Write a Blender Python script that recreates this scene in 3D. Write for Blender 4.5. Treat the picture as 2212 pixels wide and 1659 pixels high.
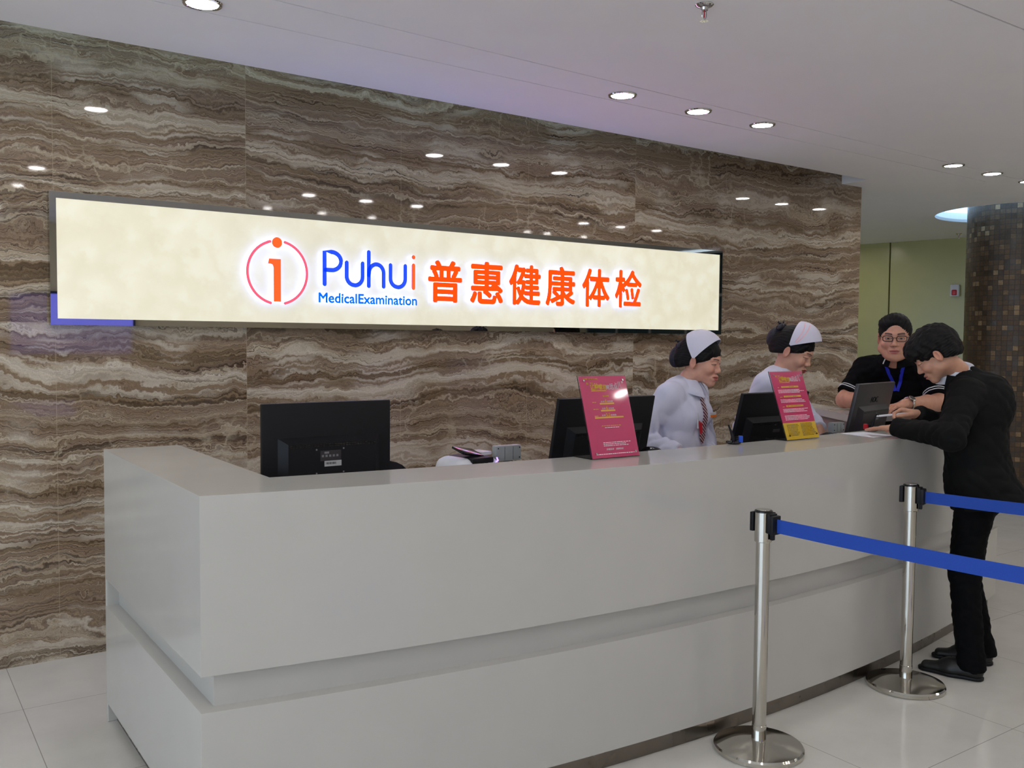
import bpy, bmesh, math, random
import numpy as np
from mathutils import Vector, Matrix, Euler
from mathutils.geometry import tessellate_polygon

random.seed(4)
for _o in list(bpy.data.objects):
    bpy.data.objects.remove(_o)
S = bpy.context.scene
COL = S.collection

# ------------------------------------------------------------------ camera
cam_d = bpy.data.cameras.new('camera')
cam = bpy.data.objects.new('camera', cam_d)
COL.objects.link(cam)
cam_d.sensor_width = 36.0
cam_d.lens = 1985.58 / 2212 * 36.0
cam_d.clip_start = 0.05
CR = Matrix(((0.81976, 0.0208975, -0.5723266), (-0.5726484, 0.0443194, -0.8186022), (0.0082584, 0.9987988, 0.0482982)))
cam.matrix_world = Matrix.Translation((0, 0, 1.57)) @ CR.to_4x4()
S.camera = cam

# ------------------------------------------------------------------ exposure, world
S.view_settings.view_transform = 'Standard'
S.view_settings.look = 'None'
S.view_settings.gamma = 1.0
S.view_settings.use_curve_mapping = False
S.view_settings.exposure = -0.10
DOWNLIGHT = 98.0      # diffuser emission of every ceiling downlight
DAYLIGHT = 3.6        # overcast sky seen through the entrance glazing
SCREEN = 1.6          # blue information screen on the wall opposite the desk
COVE = 4.0            # hidden tubes in the ceiling slot

W = bpy.data.worlds.new('overcast_sky')
S.world = W
W.use_nodes = True
_bg = W.node_tree.nodes['Background']
_bg.inputs[0].default_value = (0.66, 0.82, 1.0, 1)
_bg.inputs[1].default_value = DAYLIGHT

for _nm, _loc, _rot, _sx, _sy in (('entrance_portal', (-5.12, -0.5, 1.4), (0, -90, 0), 2.6, 8.0),):
    _pl = bpy.data.lights.new(_nm, 'AREA')
    _pl.shape = 'RECTANGLE'
    _pl.size, _pl.size_y = _sx, _sy
    _pl.cycles.is_portal = True
    _po = bpy.data.objects.new(_nm, _pl)
    COL.objects.link(_po)
    _po.location = _loc
    _po.rotation_euler = [math.radians(v) for v in _rot]

# ------------------------------------------------------------------ helpers
def lin(c):
    """sRGB 0..255 -> linear rgba"""
    def f(v):
        v = v / 255.0
        return v / 12.92 if v <= 0.04045 else ((v + 0.055) / 1.055) ** 2.4
    return (f(c[0]), f(c[1]), f(c[2]), 1.0)

class NT:
    def __init__(self, name):
        self.m = bpy.data.materials.new(name)
        self.m.use_nodes = True
        self.t = self.m.node_tree
        self.b = self.t.nodes['Principled BSDF']
    def n(self, typ, **kw):
        nd = self.t.nodes.new(typ)
        for k, v in kw.items():
            if k.startswith('i_'):
                nd.inputs[k[2:].replace('_', ' ')].default_value = v
            else:
                setattr(nd, k, v)
        return nd
    def l(self, a, b):
        self.t.links.new(a, b)
    def math(self, op, a, b=None, c=None, clamp=False):
        nd = self.t.nodes.new('ShaderNodeMath')
        nd.operation = op
        nd.use_clamp = clamp
        for i, v in enumerate((a, b, c)):
            if v is None:
                continue
            if isinstance(v, (int, float)):
                nd.inputs[i].default_value = v
            else:
                self.l(v, nd.inputs[i])
        return nd.outputs[0]
    def noise(self, vec=None, w=None, dim='3D', scale=5, detail=2, rough=0.5, dist=0.0):
        nd = self.t.nodes.new('ShaderNodeTexNoise')
        nd.noise_dimensions = dim
        nd.inputs['Scale'].default_value = scale
        nd.inputs['Detail'].default_value = detail
        nd.inputs['Roughness'].default_value = rough
        nd.inputs['Distortion'].default_value = dist
        if vec is not None:
            self.l(vec, nd.inputs['Vector'])
        if w is not None:
            self.l(w, nd.inputs['W'])
        return nd.outputs['Fac']
    def ramp(self, fac, stops, interp='LINEAR'):
        nd = self.t.nodes.new('ShaderNodeValToRGB')
        cr = nd.color_ramp
        cr.interpolation = interp
        while len(cr.elements) < len(stops):
            cr.elements.new(0.5)
        for e, (p, c) in zip(cr.elements, stops):
            e.position = p
            e.color = c if len(c) == 4 else (*c, 1)
        self.l(fac, nd.inputs[0])
        return nd.outputs[0]
    def mix(self, fac, a, b, blend='MIX'):
        nd = self.t.nodes.new('ShaderNodeMix')
        nd.data_type = 'RGBA'
        nd.blend_type = blend
        for s, v in ((nd.inputs[0], fac), (nd.inputs[6], a), (nd.inputs[7], b)):
            if isinstance(v, (int, float)):
                s.default_value = v
            elif isinstance(v, tuple):
                s.default_value = v
            else:
                self.l(v, s)
        return nd.outputs[2]
    def comb(self, x, y, z):
        nd = self.t.nodes.new('ShaderNodeCombineXYZ')
        for i, v in enumerate((x, y, z)):
            if isinstance(v, (int, float)):
                nd.inputs[i].default_value = v
            else:
                self.l(v, nd.inputs[i])
        return nd.outputs[0]
    def xyz(self):
        tc = self.t.nodes.new('ShaderNodeTexCoord')
        sp = self.t.nodes.new('ShaderNodeSeparateXYZ')
        self.l(tc.outputs['Object'], sp.inputs[0])
        return tc.outputs['Object'], sp.outputs[0], sp.outputs[1], sp.outputs[2]
    def bump(self, h, strength=0.2, dist=0.01):
        nd = self.t.nodes.new('ShaderNodeBump')
        nd.inputs['Strength'].default_value = strength
        nd.inputs['Distance'].default_value = dist
        self.l(h, nd.inputs['Height'])
        self.l(nd.outputs[0], self.b.inputs['Normal'])

def M(name, rgb, rough=0.5, metal=0.0, var=0.06, scale=30.0, spec=0.5, coat=0.0, bump=0.0, emit=0.0, stretch=(1, 1, 1), sheen=0.0):
    """a plain surface with a little procedural mottling in colour and roughness"""
    k = NT(name)
    co, x, y, z = k.xyz()
    v = k.comb(k.math('MULTIPLY', x, stretch[0]), k.math('MULTIPLY', y, stretch[1]), k.math('MULTIPLY', z, stretch[2]))
    nf = k.noise(v, scale=scale, detail=3)
    c = lin(rgb)
    lo = tuple(a * (1 - var) for a in c[:3]) + (1,)
    hi = tuple(min(1, a * (1 + var)) for a in c[:3]) + (1,)
    col = k.ramp(nf, [(0.3, lo), (0.7, hi)])
    k.l(col, k.b.inputs['Base Color'])
    k.l(k.math('MULTIPLY_ADD', nf, rough * 0.3, rough * 0.85), k.b.inputs['Roughness'])
    k.b.inputs['Metallic'].default_value = metal
    k.b.inputs['Specular IOR Level'].default_value = spec
    k.b.inputs['Coat Weight'].default_value = coat
    k.b.inputs['Coat Roughness'].default_value = 0.05
    if sheen:
        k.b.inputs['Sheen Weight'].default_value = sheen
    if bump:
        k.bump(nf, bump, 0.004)
    if emit:
        k.l(col, k.b.inputs['Emission Color'])
        k.b.inputs['Emission Strength'].default_value = emit
    return k.m

def link(name, me, mat=None, parent=None):
    o = bpy.data.objects.new(name, me)
    COL.objects.link(o)
    if mat is not None and not me.materials:
        for mm in (mat if isinstance(mat, (list, tuple)) else [mat]):
            me.materials.append(mm)
    if parent is not None:
        o.parent = parent
    return o

def mesh_from(name, verts, faces, mat=None, parent=None, smooth=False):
    me = bpy.data.meshes.new(name)
    me.from_pydata([tuple(v) for v in verts], [], faces)
    me.update()
    if smooth:
        me.polygons.foreach_set('use_smooth', [True] * len(me.polygons))
    return link(name, me, mat, parent)

def empty(name, loc=(0, 0, 0), rz=0.0):
    o = bpy.data.objects.new(name, None)
    COL.objects.link(o)
    o.location = loc
    o.rotation_euler = (0, 0, rz)
    o.empty_display_size = 0.05
    return o

def tag(o, label, cat, group=None):
    o['label'] = label
    o['category'] = cat
    if group:
        o['group'] = group
    return o

def struct(o, label=None):
    o['kind'] = 'structure'
    if label:
        o['label'] = label
    return o

class B:
    """collects simple shapes into one mesh"""
    def __init__(self):
        self.bm = bmesh.new()
    def _xf(self, vs, mtx):
        bmesh.ops.transform(self.bm, matrix=mtx, verts=vs)
    def box(self, lo, hi, bevel=0.0, mtx=None, seg=2):
        r = bmesh.ops.create_cube(self.bm, size=1.0)
        vs = r['verts']
        s = [max(1e-5, hi[i] - lo[i]) for i in range(3)]
        c = [(hi[i] + lo[i]) / 2 for i in range(3)]
        bmesh.ops.transform(self.bm, matrix=Matrix.Translation(c) @ Matrix.Diagonal((*s, 1)), verts=vs)
        if bevel:
            es = list({e for v in vs for e in v.link_edges})
            r = bmesh.ops.bevel(self.bm, geom=es, offset=bevel, segments=seg, affect='EDGES', profile=0.6)
            vs = list({v for f in r['faces'] for v in f.verts} | {v for v in vs if v.is_valid})
        if mtx is not None:
            self._xf([v for v in vs if v.is_valid], mtx)
        return self
    def cyl(self, c0, c1, r0, r1=None, n=24, caps=True):
        c0, c1 = Vector(c0), Vector(c1)
        r1 = r0 if r1 is None else r1
        d = c1 - c0
        q = d.to_track_quat('Z', 'Y').to_matrix().to_4x4()
        bmesh.ops.create_cone(self.bm, cap_ends=caps, segments=n, radius1=r0, radius2=r1, depth=d.length,
                              matrix=Matrix.Translation((c0 + c1) / 2) @ q)
        return self
    def lathe(self, prof, c=(0, 0, 0), n=40, mtx=None):
        rings = []
        for r, z in prof:
            rings.append([self.bm.verts.new((c[0] + r * math.cos(2 * math.pi * i / n), c[1] + r * math.sin(2 * math.pi * i / n), c[2] + z)) for i in range(n)])
        for a, b in zip(rings, rings[1:]):
            for i in range(n):
                j = (i + 1) % n
                self.bm.faces.new((a[i], a[j], b[j], b[i]))
        if prof[0][0] > 1e-6:
            self.bm.faces.new(rings[0][::-1])
        if prof[-1][0] > 1e-6:
            self.bm.faces.new(rings[-1])
        if mtx is not None:
            self._xf([v for r in rings for v in r], mtx)
        return self
    def ball(self, c, r, n=20, mtx=None):
        r = r if isinstance(r, (tuple, list)) else (r, r, r)
        q = bmesh.ops.create_uvsphere(self.bm, u_segments=n, v_segments=max(8, n // 2), radius=1.0,
                                      matrix=Matrix.Translation(c) @ (mtx or Matrix()) @ Matrix.Diagonal((*r, 1)))
        return self
    def tube(self, pts, r, n=10, closed=False):
        pts = [Vector(p) for p in pts]
        rr = r if isinstance(r, (list, tuple)) else [r] * len(pts)
        rings = []
        up = None
        for i, p in enumerate(pts):
            a = pts[i - 1] if i else (pts[-1] if closed else p)
            b = pts[(i + 1) % len(pts)] if (i < len(pts) - 1 or closed) else p
            t = (b - a).normalized()
            if up is None:
                up = t.orthogonal().normalized()
            up = (up - t * up.dot(t)).normalized()
            s = t.cross(up)
            rings.append([self.bm.verts.new(p + (up * math.cos(2 * math.pi * k / n) + s * math.sin(2 * math.pi * k / n)) * rr[i]) for k in range(n)])
        prs = list(zip(rings, rings[1:])) + ([(rings[-1], rings[0])] if closed else [])
        for a, b in prs:
            for k in range(n):
                j = (k + 1) % n
                self.bm.faces.new((a[k], a[j], b[j], b[k]))
        if not closed:
            self.bm.faces.new(rings[0][::-1])
            self.bm.faces.new(rings[-1])
        return self
    def prism(self, poly, z0, z1, holes=(), mtx=None):
        """vertical prism over a 2D polygon (holes allowed)"""
        loops = [list(poly)] + [list(h) for h in holes]
        flat = [p for lp in loops for p in lp]
        tris = tessellate_polygon([[Vector((p[0], p[1], 0)) for p in lp] for lp in loops])
        lo = [self.bm.verts.new((p[0], p[1], z0)) for p in flat]
        hi = [self.bm.verts.new((p[0], p[1], z1)) for p in flat]
        for t in tris:
            for vv, rev in ((lo, True), (hi, False)):
                a, b, c = t
                try:
                    self.bm.faces.new((vv[a], vv[b], vv[c]))
                except ValueError:
                    pass
        k = 0
        for lp in loops:
            m = len(lp)
            for i in range(m):
                j = (i + 1) % m
                self.bm.faces.new((lo[k + i], lo[k + j], hi[k + j], hi[k + i]))
            k += m
        if mtx is not None:
            self._xf(lo + hi, mtx)
        return self
    def build(self, name, mat=None, parent=None, smooth=None, mtx=None):
        bmesh.ops.recalc_face_normals(self.bm, faces=self.bm.faces)
        if mtx is not None:
            bmesh.ops.transform(self.bm, matrix=mtx, verts=self.bm.verts)
        me = bpy.data.meshes.new(name)
        self.bm.to_mesh(me)
        self.bm.free()
        if smooth is not None:
            if smooth is True:
                smooth = 40
            me.polygons.foreach_set('use_smooth', [True] * len(me.polygons))
            try:
                me.set_sharp_from_angle(angle=math.radians(smooth))
            except Exception:
                pass
        return link(name, me, mat, parent)

def copy_tree(o, parent=None):
    c = o.copy()
    COL.objects.link(c)
    if parent is not None:
        c.parent = parent
    for ch in list(o.children):
        copy_tree(ch, c)
    return c

def text_mesh(name, body, mat, width=None, height=None, depth=0.002, center=(0, 0, 0), rot=None, parent=None, bold=0.0, shear=0.0, side=None):
    """lettering as a solid mesh, scaled into a box; it stands in the local XZ plane facing -Y unless rot is given"""
    cu = bpy.data.curves.new(name, 'FONT')
    cu.body = body
    cu.shear = shear
    cu.resolution_u = 4
    cu.extrude = 0.5
    to = bpy.data.objects.new(name, cu)
    COL.objects.link(to)
    bpy.context.view_layer.update()
    dg = bpy.context.evaluated_depsgraph_get()
    me = bpy.data.meshes.new_from_object(to.evaluated_get(dg))
    bpy.data.objects.remove(to)
    bpy.data.curves.remove(cu)
    n = len(me.vertices)
    co = np.empty(n * 3)
    me.vertices.foreach_get('co', co)
    co = co.reshape(-1, 3)
    if bold:        # heavier weight: overlaid copies shifted all round
        nv, npoly = n, len(me.polygons)
        fs = [tuple(p.vertices) for p in me.polygons]
        k8 = 8 if bold > 0.02 else 4
        offs = [(0, 0)] + [(bold * math.cos(2 * math.pi * q / k8 + 0.4), bold * math.sin(2 * math.pi * q / k8 + 0.4)) for q in range(k8)]
        allv = np.concatenate([co + [a, b_, 0] for a, b_ in offs])
        allf = [tuple(i + q * nv for i in f) for q in range(len(offs)) for f in fs]
        bpy.data.meshes.remove(me)
        me = bpy.data.meshes.new(name)
        me.from_pydata(allv.tolist(), [], allf)
        co, n = allv, len(allv)
    z0 = co[:, 2].copy()
    lo, hi = co.min(0), co.max(0)
    w, h = hi[0] - lo[0], hi[1] - lo[1]
    sx = (width / w) if width else (height / h)
    sy = (height / h) if height else sx
    co = (co - (lo + hi) / 2) * [sx, sy, depth / (hi[2] - lo[2])]
    mt = np.array((rot if rot is not None else Matrix.Rotation(math.radians(90), 3, 'X')).to_3x3())
    co = co @ mt.T + np.array(center)
    me.vertices.foreach_set('co', co.ravel())
    me.materials.clear()
    me.materials.append(mat)
    if side is not None:
        me.materials.append(side)
        for p in me.polygons:
            zs = [z0[i] for i in p.vertices]
            p.material_index = 1 if max(zs) - min(zs) > 0.5 else 0
    else:
        for p in me.polygons:
            p.material_index = 0
    me.update()
    me.name = name
    return link(name, me, None, parent)
# ------------------------------------------------------------------ materials
def marble_material():
    k = NT('banded_onyx_marble')
    co, x, y, z = k.xyz()
    # slab number along the wall and course number up the wall shift the pattern a little from slab to slab
    px = k.math('FLOOR', k.math('DIVIDE', k.math('SUBTRACT', x, 1.6575), 2.7825))
    course = k.math('GREATER_THAN', z, 1.632)
    seed = k.math('ADD', k.math('MULTIPLY', px, 0.11), k.math('MULTIPLY', course, 7.7))
    def at(sx, sz, off):
        return k.comb(k.math('MULTIPLY', x, sx), seed if off else 0.0, k.math('MULTIPLY', z, sz))
    w1 = k.noise(at(0.45, 0.9, True), scale=1.0, detail=2, rough=0.5)
    w2 = k.noise(at(1.7, 3.2, True), scale=1.0, detail=5, rough=0.62)
    w3 = k.noise(at(9.0, 11.0, True), scale=1.0, detail=5, rough=0.6)
    w4 = k.noise(at(45, 9.0, True), scale=1.0, detail=3, rough=0.6)
    s = k.math('MULTIPLY', k.math('SUBTRACT', w1, 0.5), 0.62)
    s = k.math('MULTIPLY_ADD', k.math('SUBTRACT', w2, 0.5), 0.24, s)
    s = k.math('MULTIPLY_ADD', k.math('SUBTRACT', w3, 0.5), 0.07, s)
    s = k.math('MULTIPLY_ADD', k.math('SUBTRACT', w4, 0.5), 0.026, s)
    v = k.math('ADD', z, s)
    vs = k.math('ADD', v, seed)
    drift = k.noise(at(0.8, 0.4, True), scale=1.0, detail=2)
    broad = k.noise(w=k.math('MULTIPLY_ADD', drift, 0.25, vs), dim='1D', scale=9.5, detail=9, rough=0.75)
    base = k.ramp(broad, [(0.27, lin((66, 54, 43))), (0.37, lin((106, 88, 67))), (0.44, lin((148, 128, 104))), (0.49, lin((128, 107, 92))),
                          (0.54, lin((166, 149, 127))), (0.60, lin((184, 171, 152))), (0.70, lin((204, 195, 182)))])
    fine = k.noise(w=vs, dim='1D', scale=95, detail=3, rough=0.7)
    base = k.mix(0.62, base, k.ramp(fine, [(0.3, (0.3, 0.26, 0.22, 1)), (0.45, (0.8, 0.77, 0.73, 1)), (0.58, (1.1, 1.08, 1.05, 1)), (0.7, (1.3, 1.28, 1.25, 1))]), 'MULTIPLY')
    # thin dark contour lines that come and go along a layer
    ln = k.noise(w=vs, dim='1D', scale=34, detail=1, rough=0.4)
    ln = k.math('ABSOLUTE', k.math('SUBTRACT', ln, 0.5))
    ln = k.math('SUBTRACT', 1.0, k.math('MULTIPLY', ln, 18.0), clamp=True)
    mask = k.ramp(k.noise(at(1.6, 5.0, True), scale=1.0, detail=3), [(0.46, (0, 0, 0, 1)), (0.6, (1, 1, 1, 1))])
    base = k.mix(k.math('MULTIPLY', k.math('MULTIPLY', ln, mask), 0.85), base, lin((58, 45, 34)))
    # pale lines
    l2 = k.noise(w=k.math('ADD', vs, 31.0), dim='1D', scale=18, detail=1, rough=0.4)
    l2 = k.math('ABSOLUTE', k.math('SUBTRACT', l2, 0.5))
    l2 = k.math('SUBTRACT', 1.0, k.math('MULTIPLY', l2, 13.0), clamp=True)
    mask2 = k.ramp(k.noise(at(2.2, 4.0, False), scale=1.0, detail=3), [(0.47, (0, 0, 0, 1)), (0.6, (1, 1, 1, 1))])
    base = k.mix(k.math('MULTIPLY', k.math('MULTIPLY', l2, mask2), 0.75), base, lin((204, 193, 177)))
    # crystalline cross veins
    vo = k.n('ShaderNodeTexVoronoi', feature='DISTANCE_TO_EDGE')
    vo.inputs['Scale'].default_value = 1.0
    k.l(k.comb(k.math('ADD', k.math('MULTIPLY', x, 5.5), k.math('MULTIPLY', w3, 1.2)), seed, k.math('ADD', k.math('MULTIPLY', z, 3.0), w2)), vo.inputs['Vector'])
    ve = k.math('SUBTRACT', 1.0, k.math('MULTIPLY', vo.outputs['Distance'], 26.0), clamp=True)
    vm = k.ramp(k.noise(at(1.4, 2.6, True), scale=1.0, detail=2), [(0.54, (0, 0, 0, 1)), (0.66, (1, 1, 1, 1))])
    base = k.mix(k.math('MULTIPLY', k.math('MULTIPLY', ve, vm), 0.7), base, lin((190, 176, 152)))
    speck = k.noise(co, scale=160, detail=3, rough=0.7)
    base = k.mix(0.35, base, k.ramp(speck, [(0.3, (0.62, 0.6, 0.58, 1)), (0.7, (1.25, 1.25, 1.25, 1))]), 'MULTIPLY')
    # slab joints
    fx = k.math('FRACT', k.math('DIVIDE', k.math('SUBTRACT', x, 0.73), 0.9275))
    jx = k.math('LESS_THAN', k.math('ABSOLUTE', k.math('SUBTRACT', fx, 0.5)), 0.4983)
    fz = k.math('FRACT', k.math('DIVIDE', k.math('SUBTRACT', z, 1.632), 0.625))
    jz = k.math('LESS_THAN', k.math('ABSOLUTE', k.math('SUBTRACT', fz, 0.5)), 0.498)
    jn = k.math('MINIMUM', jx, jz)
    base = k.mix(k.math('MULTIPLY', k.math('SUBTRACT', 1.0, jn), 0.4), base, lin((188, 172, 146)))
    k.l(base, k.b.inputs['Base Color'])
    k.b.inputs['Roughness'].default_value = 0.035
    k.b.inputs['Specular IOR Level'].default_value = 0.5
    return k.m

def floor_material():
    k = NT('polished_porcelain_tile')
    co, x, y, z = k.xyz()
    def joint(c, o, s):
        f = k.math('FRACT', k.math('DIVIDE', k.math('SUBTRACT', c, o), s))
        return k.math('GREATER_THAN', k.math('ABSOLUTE', k.math('SUBTRACT', f, 0.5)), 0.4982)
    j = k.math('MAXIMUM', joint(x, 0.498, 0.8235), joint(y, 1.838, 0.8135))
    nf = k.noise(co, scale=3.0, detail=5, rough=0.6)
    c = k.ramp(nf, [(0.3, lin((206, 203, 196))), (0.7, lin((217, 214, 207)))])
    c = k.mix(k.math('MULTIPLY', j, 0.8), c, lin((128, 124, 118)))
    k.l(c, k.b.inputs['Base Color'])
    k.l(k.math('MULTIPLY_ADD', nf, 0.03, 0.06), k.b.inputs['Roughness'])
    k.l(k.math('MULTIPLY_ADD', j, -0.3, 0.5), k.b.inputs['Specular IOR Level'])
    return k.m

def mosaic_material():
    k = NT('brown_shell_mosaic')
    tc = k.n('ShaderNodeUVMap')
    sp = k.n('ShaderNodeSeparateXYZ')
    k.l(tc.outputs[0], sp.inputs[0])
    u, v = sp.outputs[0], sp.outputs[1]
    cu, cv = k.math('FLOOR', u), k.math('FLOOR', v)
    wn = k.n('ShaderNodeTexWhiteNoise', noise_dimensions='2D')
    k.l(k.comb(cu, cv, 0), wn.inputs['Vector'])
    c = k.ramp(wn.outputs['Value'], [(0.0, lin((60, 44, 27))), (0.5, lin((76, 56, 34))), (0.82, lin((88, 66, 41))), (0.93, lin((116, 92, 62))), (1.0, lin((146, 122, 90)))])
    ck = k.noise(k.comb(u, v, wn.outputs['Value']), scale=1.6, detail=4, rough=0.7, dist=1.5)
    c = k.mix(0.6, c, k.ramp(ck, [(0.35, (0.4, 0.38, 0.35, 1)), (0.55, (1, 1, 1, 1)), (0.75, (1.5, 1.45, 1.35, 1))]), 'MULTIPLY')
    fu, fv = k.math('FRACT', u), k.math('FRACT', v)
    j = k.math('MAXIMUM', k.math('GREATER_THAN', k.math('ABSOLUTE', k.math('SUBTRACT', fu, 0.5)), 0.455),
               k.math('GREATER_THAN', k.math('ABSOLUTE', k.math('SUBTRACT', fv, 0.5)), 0.455))
    c = k.mix(j, c, lin((40, 31, 22)))
    k.l(c, k.b.inputs['Base Color'])
    k.l(k.math('MULTIPLY_ADD', wn.outputs['Value'], 0.3, 0.3), k.b.inputs['Roughness'])
    k.bump(k.math('ADD', k.math('MULTIPLY', wn.outputs['Value'], 0.6), k.math('MULTIPLY', j, -1.0)), 0.4, 0.004)
    return k.m

def alabaster_material():
    k = NT('backlit_alabaster_panel')
    co, x, y, z = k.xyz()
    n1 = k.noise(co, scale=9, detail=5, rough=0.6)
    vo = k.n('ShaderNodeTexVoronoi', feature='SMOOTH_F1')
    vo.inputs['Scale'].default_value = 9
    vv = k.comb(k.math('MULTIPLY_ADD', n1, 0.25, x), y, k.math('MULTIPLY_ADD', n1, 0.25, z))
    k.l(vv, vo.inputs['Vector'])
    f = k.math('MULTIPLY_ADD', vo.outputs['Distance'], -0.5, k.math('MULTIPLY_ADD', n1, 0.35, 0.55))
    c = k.ramp(f, [(0.25, lin((220, 213, 184))), (0.5, lin((230, 225, 200))), (0.75, lin((242, 239, 220)))])
    k.l(c, k.b.inputs['Emission Color'])
    k.b.inputs['Emission Strength'].default_value = 0.92
    k.b.inputs['Base Color'].default_value = (0.28, 0.27, 0.22, 1)
    k.b.inputs['Roughness'].default_value = 0.25
    return k.m

def emitter(name, rgb, strength, base=(0.6, 0.6, 0.6)):
    k = NT(name)
    nf = k.noise(k.xyz()[0], scale=40, detail=2)
    c = lin(rgb)
    col = k.ramp(nf, [(0.3, tuple(a * 0.97 for a in c[:3]) + (1,)), (0.7, c)])
    k.l(col, k.b.inputs['Emission Color'])
    k.b.inputs['Emission Strength'].default_value = strength
    k.b.inputs['Base Color'].default_value = (*base, 1)
    return k.m

m_marble = marble_material()
m_floor = floor_material()
m_mosaic = mosaic_material()
m_alabaster = alabaster_material()
m_ceiling = M('matt_white_ceiling_paint', (245, 243, 243), 0.9, var=0.01, scale=4)
m_gap = M('ceiling_shadow_gap', (168, 163, 168), 0.9)
m_white = M('white_solid_surface', (192, 189, 183), 0.14, var=0.012, scale=6, spec=0.5)
m_steel = M('polished_stainless_steel', (200, 196, 188), 0.09, metal=1.0, var=0.03, scale=10)
m_kick = M('brushed_steel_plinth', (132, 124, 116), 0.28, metal=1.0, var=0.08, scale=8)
m_mirror = M('dark_mirror_steel', (168, 166, 160), 0.02, metal=1.0, var=0.02)
m_black = M('matt_black_plastic', (15, 15, 19), 0.5, var=0.12, scale=200, spec=0.3)
m_blackgloss = M('glossy_black_plastic', (14, 14, 17), 0.12, var=0.1)
m_darkgrey = M('dark_grey_plastic', (50, 46, 49), 0.4, var=0.08, scale=200)
m_grey = M('light_grey_plastic', (150, 154, 154), 0.4, var=0.04)
m_offwhite = M('off_white_plastic', (206, 206, 212), 0.3, var=0.03)
m_blue = M('woven_blue_belt', (24, 70, 170), 0.75, var=0.1, scale=300)
m_bluep = M('blue_plastic', (30, 80, 200), 0.35)
m_redp = M('red_plastic', (190, 30, 45), 0.35)
m_pink = M('crimson_printed_card', (196, 40, 96), 0.4, var=0.015, coat=1.0)
m_yellow = M('yellow_printed_card', (214, 176, 36), 0.4, var=0.015, coat=1.0)
m_ink_y = M('yellow_print', (248, 222, 50), 0.5)
m_ink_o = M('ochre_print_band', (222, 178, 66), 0.5)
m_ink_w = M('white_print', (250, 244, 246), 0.5)
m_ink_k = M('dark_print', (70, 56, 30), 0.5)
m_label = M('silver_rating_label', (120, 122, 124), 0.5)
m_labelw = M('white_barcode_label', (176, 176, 176), 0.6)
m_green = M('pale_green_glass_panel', (172, 168, 108), 0.25, var=0.03, scale=3)
m_beige = M('beige_wall_panel', (222, 210, 188), 0.5, var=0.03, scale=2)
m_plaster = M('white_plaster', (206, 204, 200), 0.8, var=0.02)
m_paper = M('white_paper', (226, 228, 236), 0.7, var=0.02)
m_brown = M('taupe_laminate', (150, 134, 126), 0.5, var=0.03)
m_light = emitter('lit_downlight_diffuser', (255, 250, 246), DOWNLIGHT)
m_chrome = M('chrome', (210, 210, 210), 0.08, metal=1.0)
def clear(name, tint=(1, 1, 1)):
    k = NT(name)
    nf = k.noise(k.xyz()[0], scale=20)
    k.l(k.ramp(nf, [(0.3, (*[t * 0.98 for t in tint], 1)), (0.7, (*tint, 1))]), k.b.inputs['Base Color'])
    k.b.inputs['Transmission Weight'].default_value = 1.0
    k.b.inputs['Roughness'].default_value = 0.02
    k.b.inputs['IOR'].default_value = 1.49
    return k.m
m_acrylic = clear('clear_acrylic')

# ------------------------------------------------------------------ setting
Y_WALL = 4.855
Z_CEIL = 2.91
X_END = 7.07
# floor
struct(B().box((-5.2, -6.2, -0.08), (13.2, 10.2, 0.0)).build('floor', m_floor), 'glossy pale tiled floor with thin grey joints')
# marble wall
struct(B().box((-5.0, Y_WALL, 0.0), (X_END, Y_WALL + 0.28, 3.25)).build('wall_back', m_marble), 'brown and cream banded marble wall behind the reception desk')
# wall behind the camera, wall left with entrance glazing, far wall
struct(B().box((-5.2, -6.2, 0), (13.2, -6.0, 3.33)).build('wall_front', m_beige))
w = B()
w.box((-5.2, -6.0, 0), (-5.0, -4.5, 3.25)).box((-5.2, 3.5, 0), (-5.0, Y_WALL + 0.28, 3.25)).box((-5.2, -4.5, 0), (-5.0, 3.5, 0.1)).box((-5.2, -4.5, 2.7), (-5.0, 3.5, 3.25))
struct(w.build('wall_left', m_plaster))
w = empty('window_1', (-5.1, -0.5, 0))
struct(w, 'glazed entrance on the left')
f = B()
for yy in (-4.0, -2.0, 0.0, 2.0, 4.0):
    f.box((-0.04, yy - 0.03, 0.1), (0.04, yy + 0.03, 2.7))
f.box((-0.04, -4, 0.1), (0.04, 4, 0.16)).box((-0.04, -4, 2.64), (0.04, 4, 2.7))
f.build('window_frame', m_steel, w)
struct(B().box((-5.0, 10.0, 0), (13.2, 10.2, 3.25)).build('wall_rear', m_plaster))
# green glass-clad wall on the right
gx = lambda y: 11.15 + (7.66 - y) * 0.197
def green(name, y0, y1):
    return struct(B().prism([(gx(y0), y0), (gx(y1), y1), (gx(y1) + 0.1, y1), (gx(y0) + 0.1, y0)], 0, Z_CEIL).build(name, m_green), 'pale green glass wall panel beyond the mosaic column')
green('wall_right', 2.0, 7.242)
struct(B().box((12.8, -2.0, 0), (13.0, 2.0, 3.33)).build('wall_right_front', m_plaster))
w2 = struct(empty('window_2', (12.9, -4.0, 0)), 'glazed facade outside the picture')
f = B()
for yy in (-2.0, -1.0, 0.0, 1.0, 2.0):
    f.box((-0.03, yy - 0.025, 0.0), (0.03, yy + 0.025, 3.25))
for zz in (0.0, 0.8, 1.6, 2.4, 3.2):
    f.box((-0.03, -2, zz), (0.03, 2, zz + 0.05))
f.build('window_frame', m_grey, w2)
B().box((-0.012, -2, 0), (0.012, 2, 3.25)).build('window_pane', M('dark_teal_glass', (44, 66, 72), 0.05, var=0.1, scale=2), w2)
struct(B().box((12.2, 1.98, 0), (13.2, 2.08, 3.25)).build('wall_side', m_plaster))
green('wall_right_rear', 7.262, 10.0)
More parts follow.
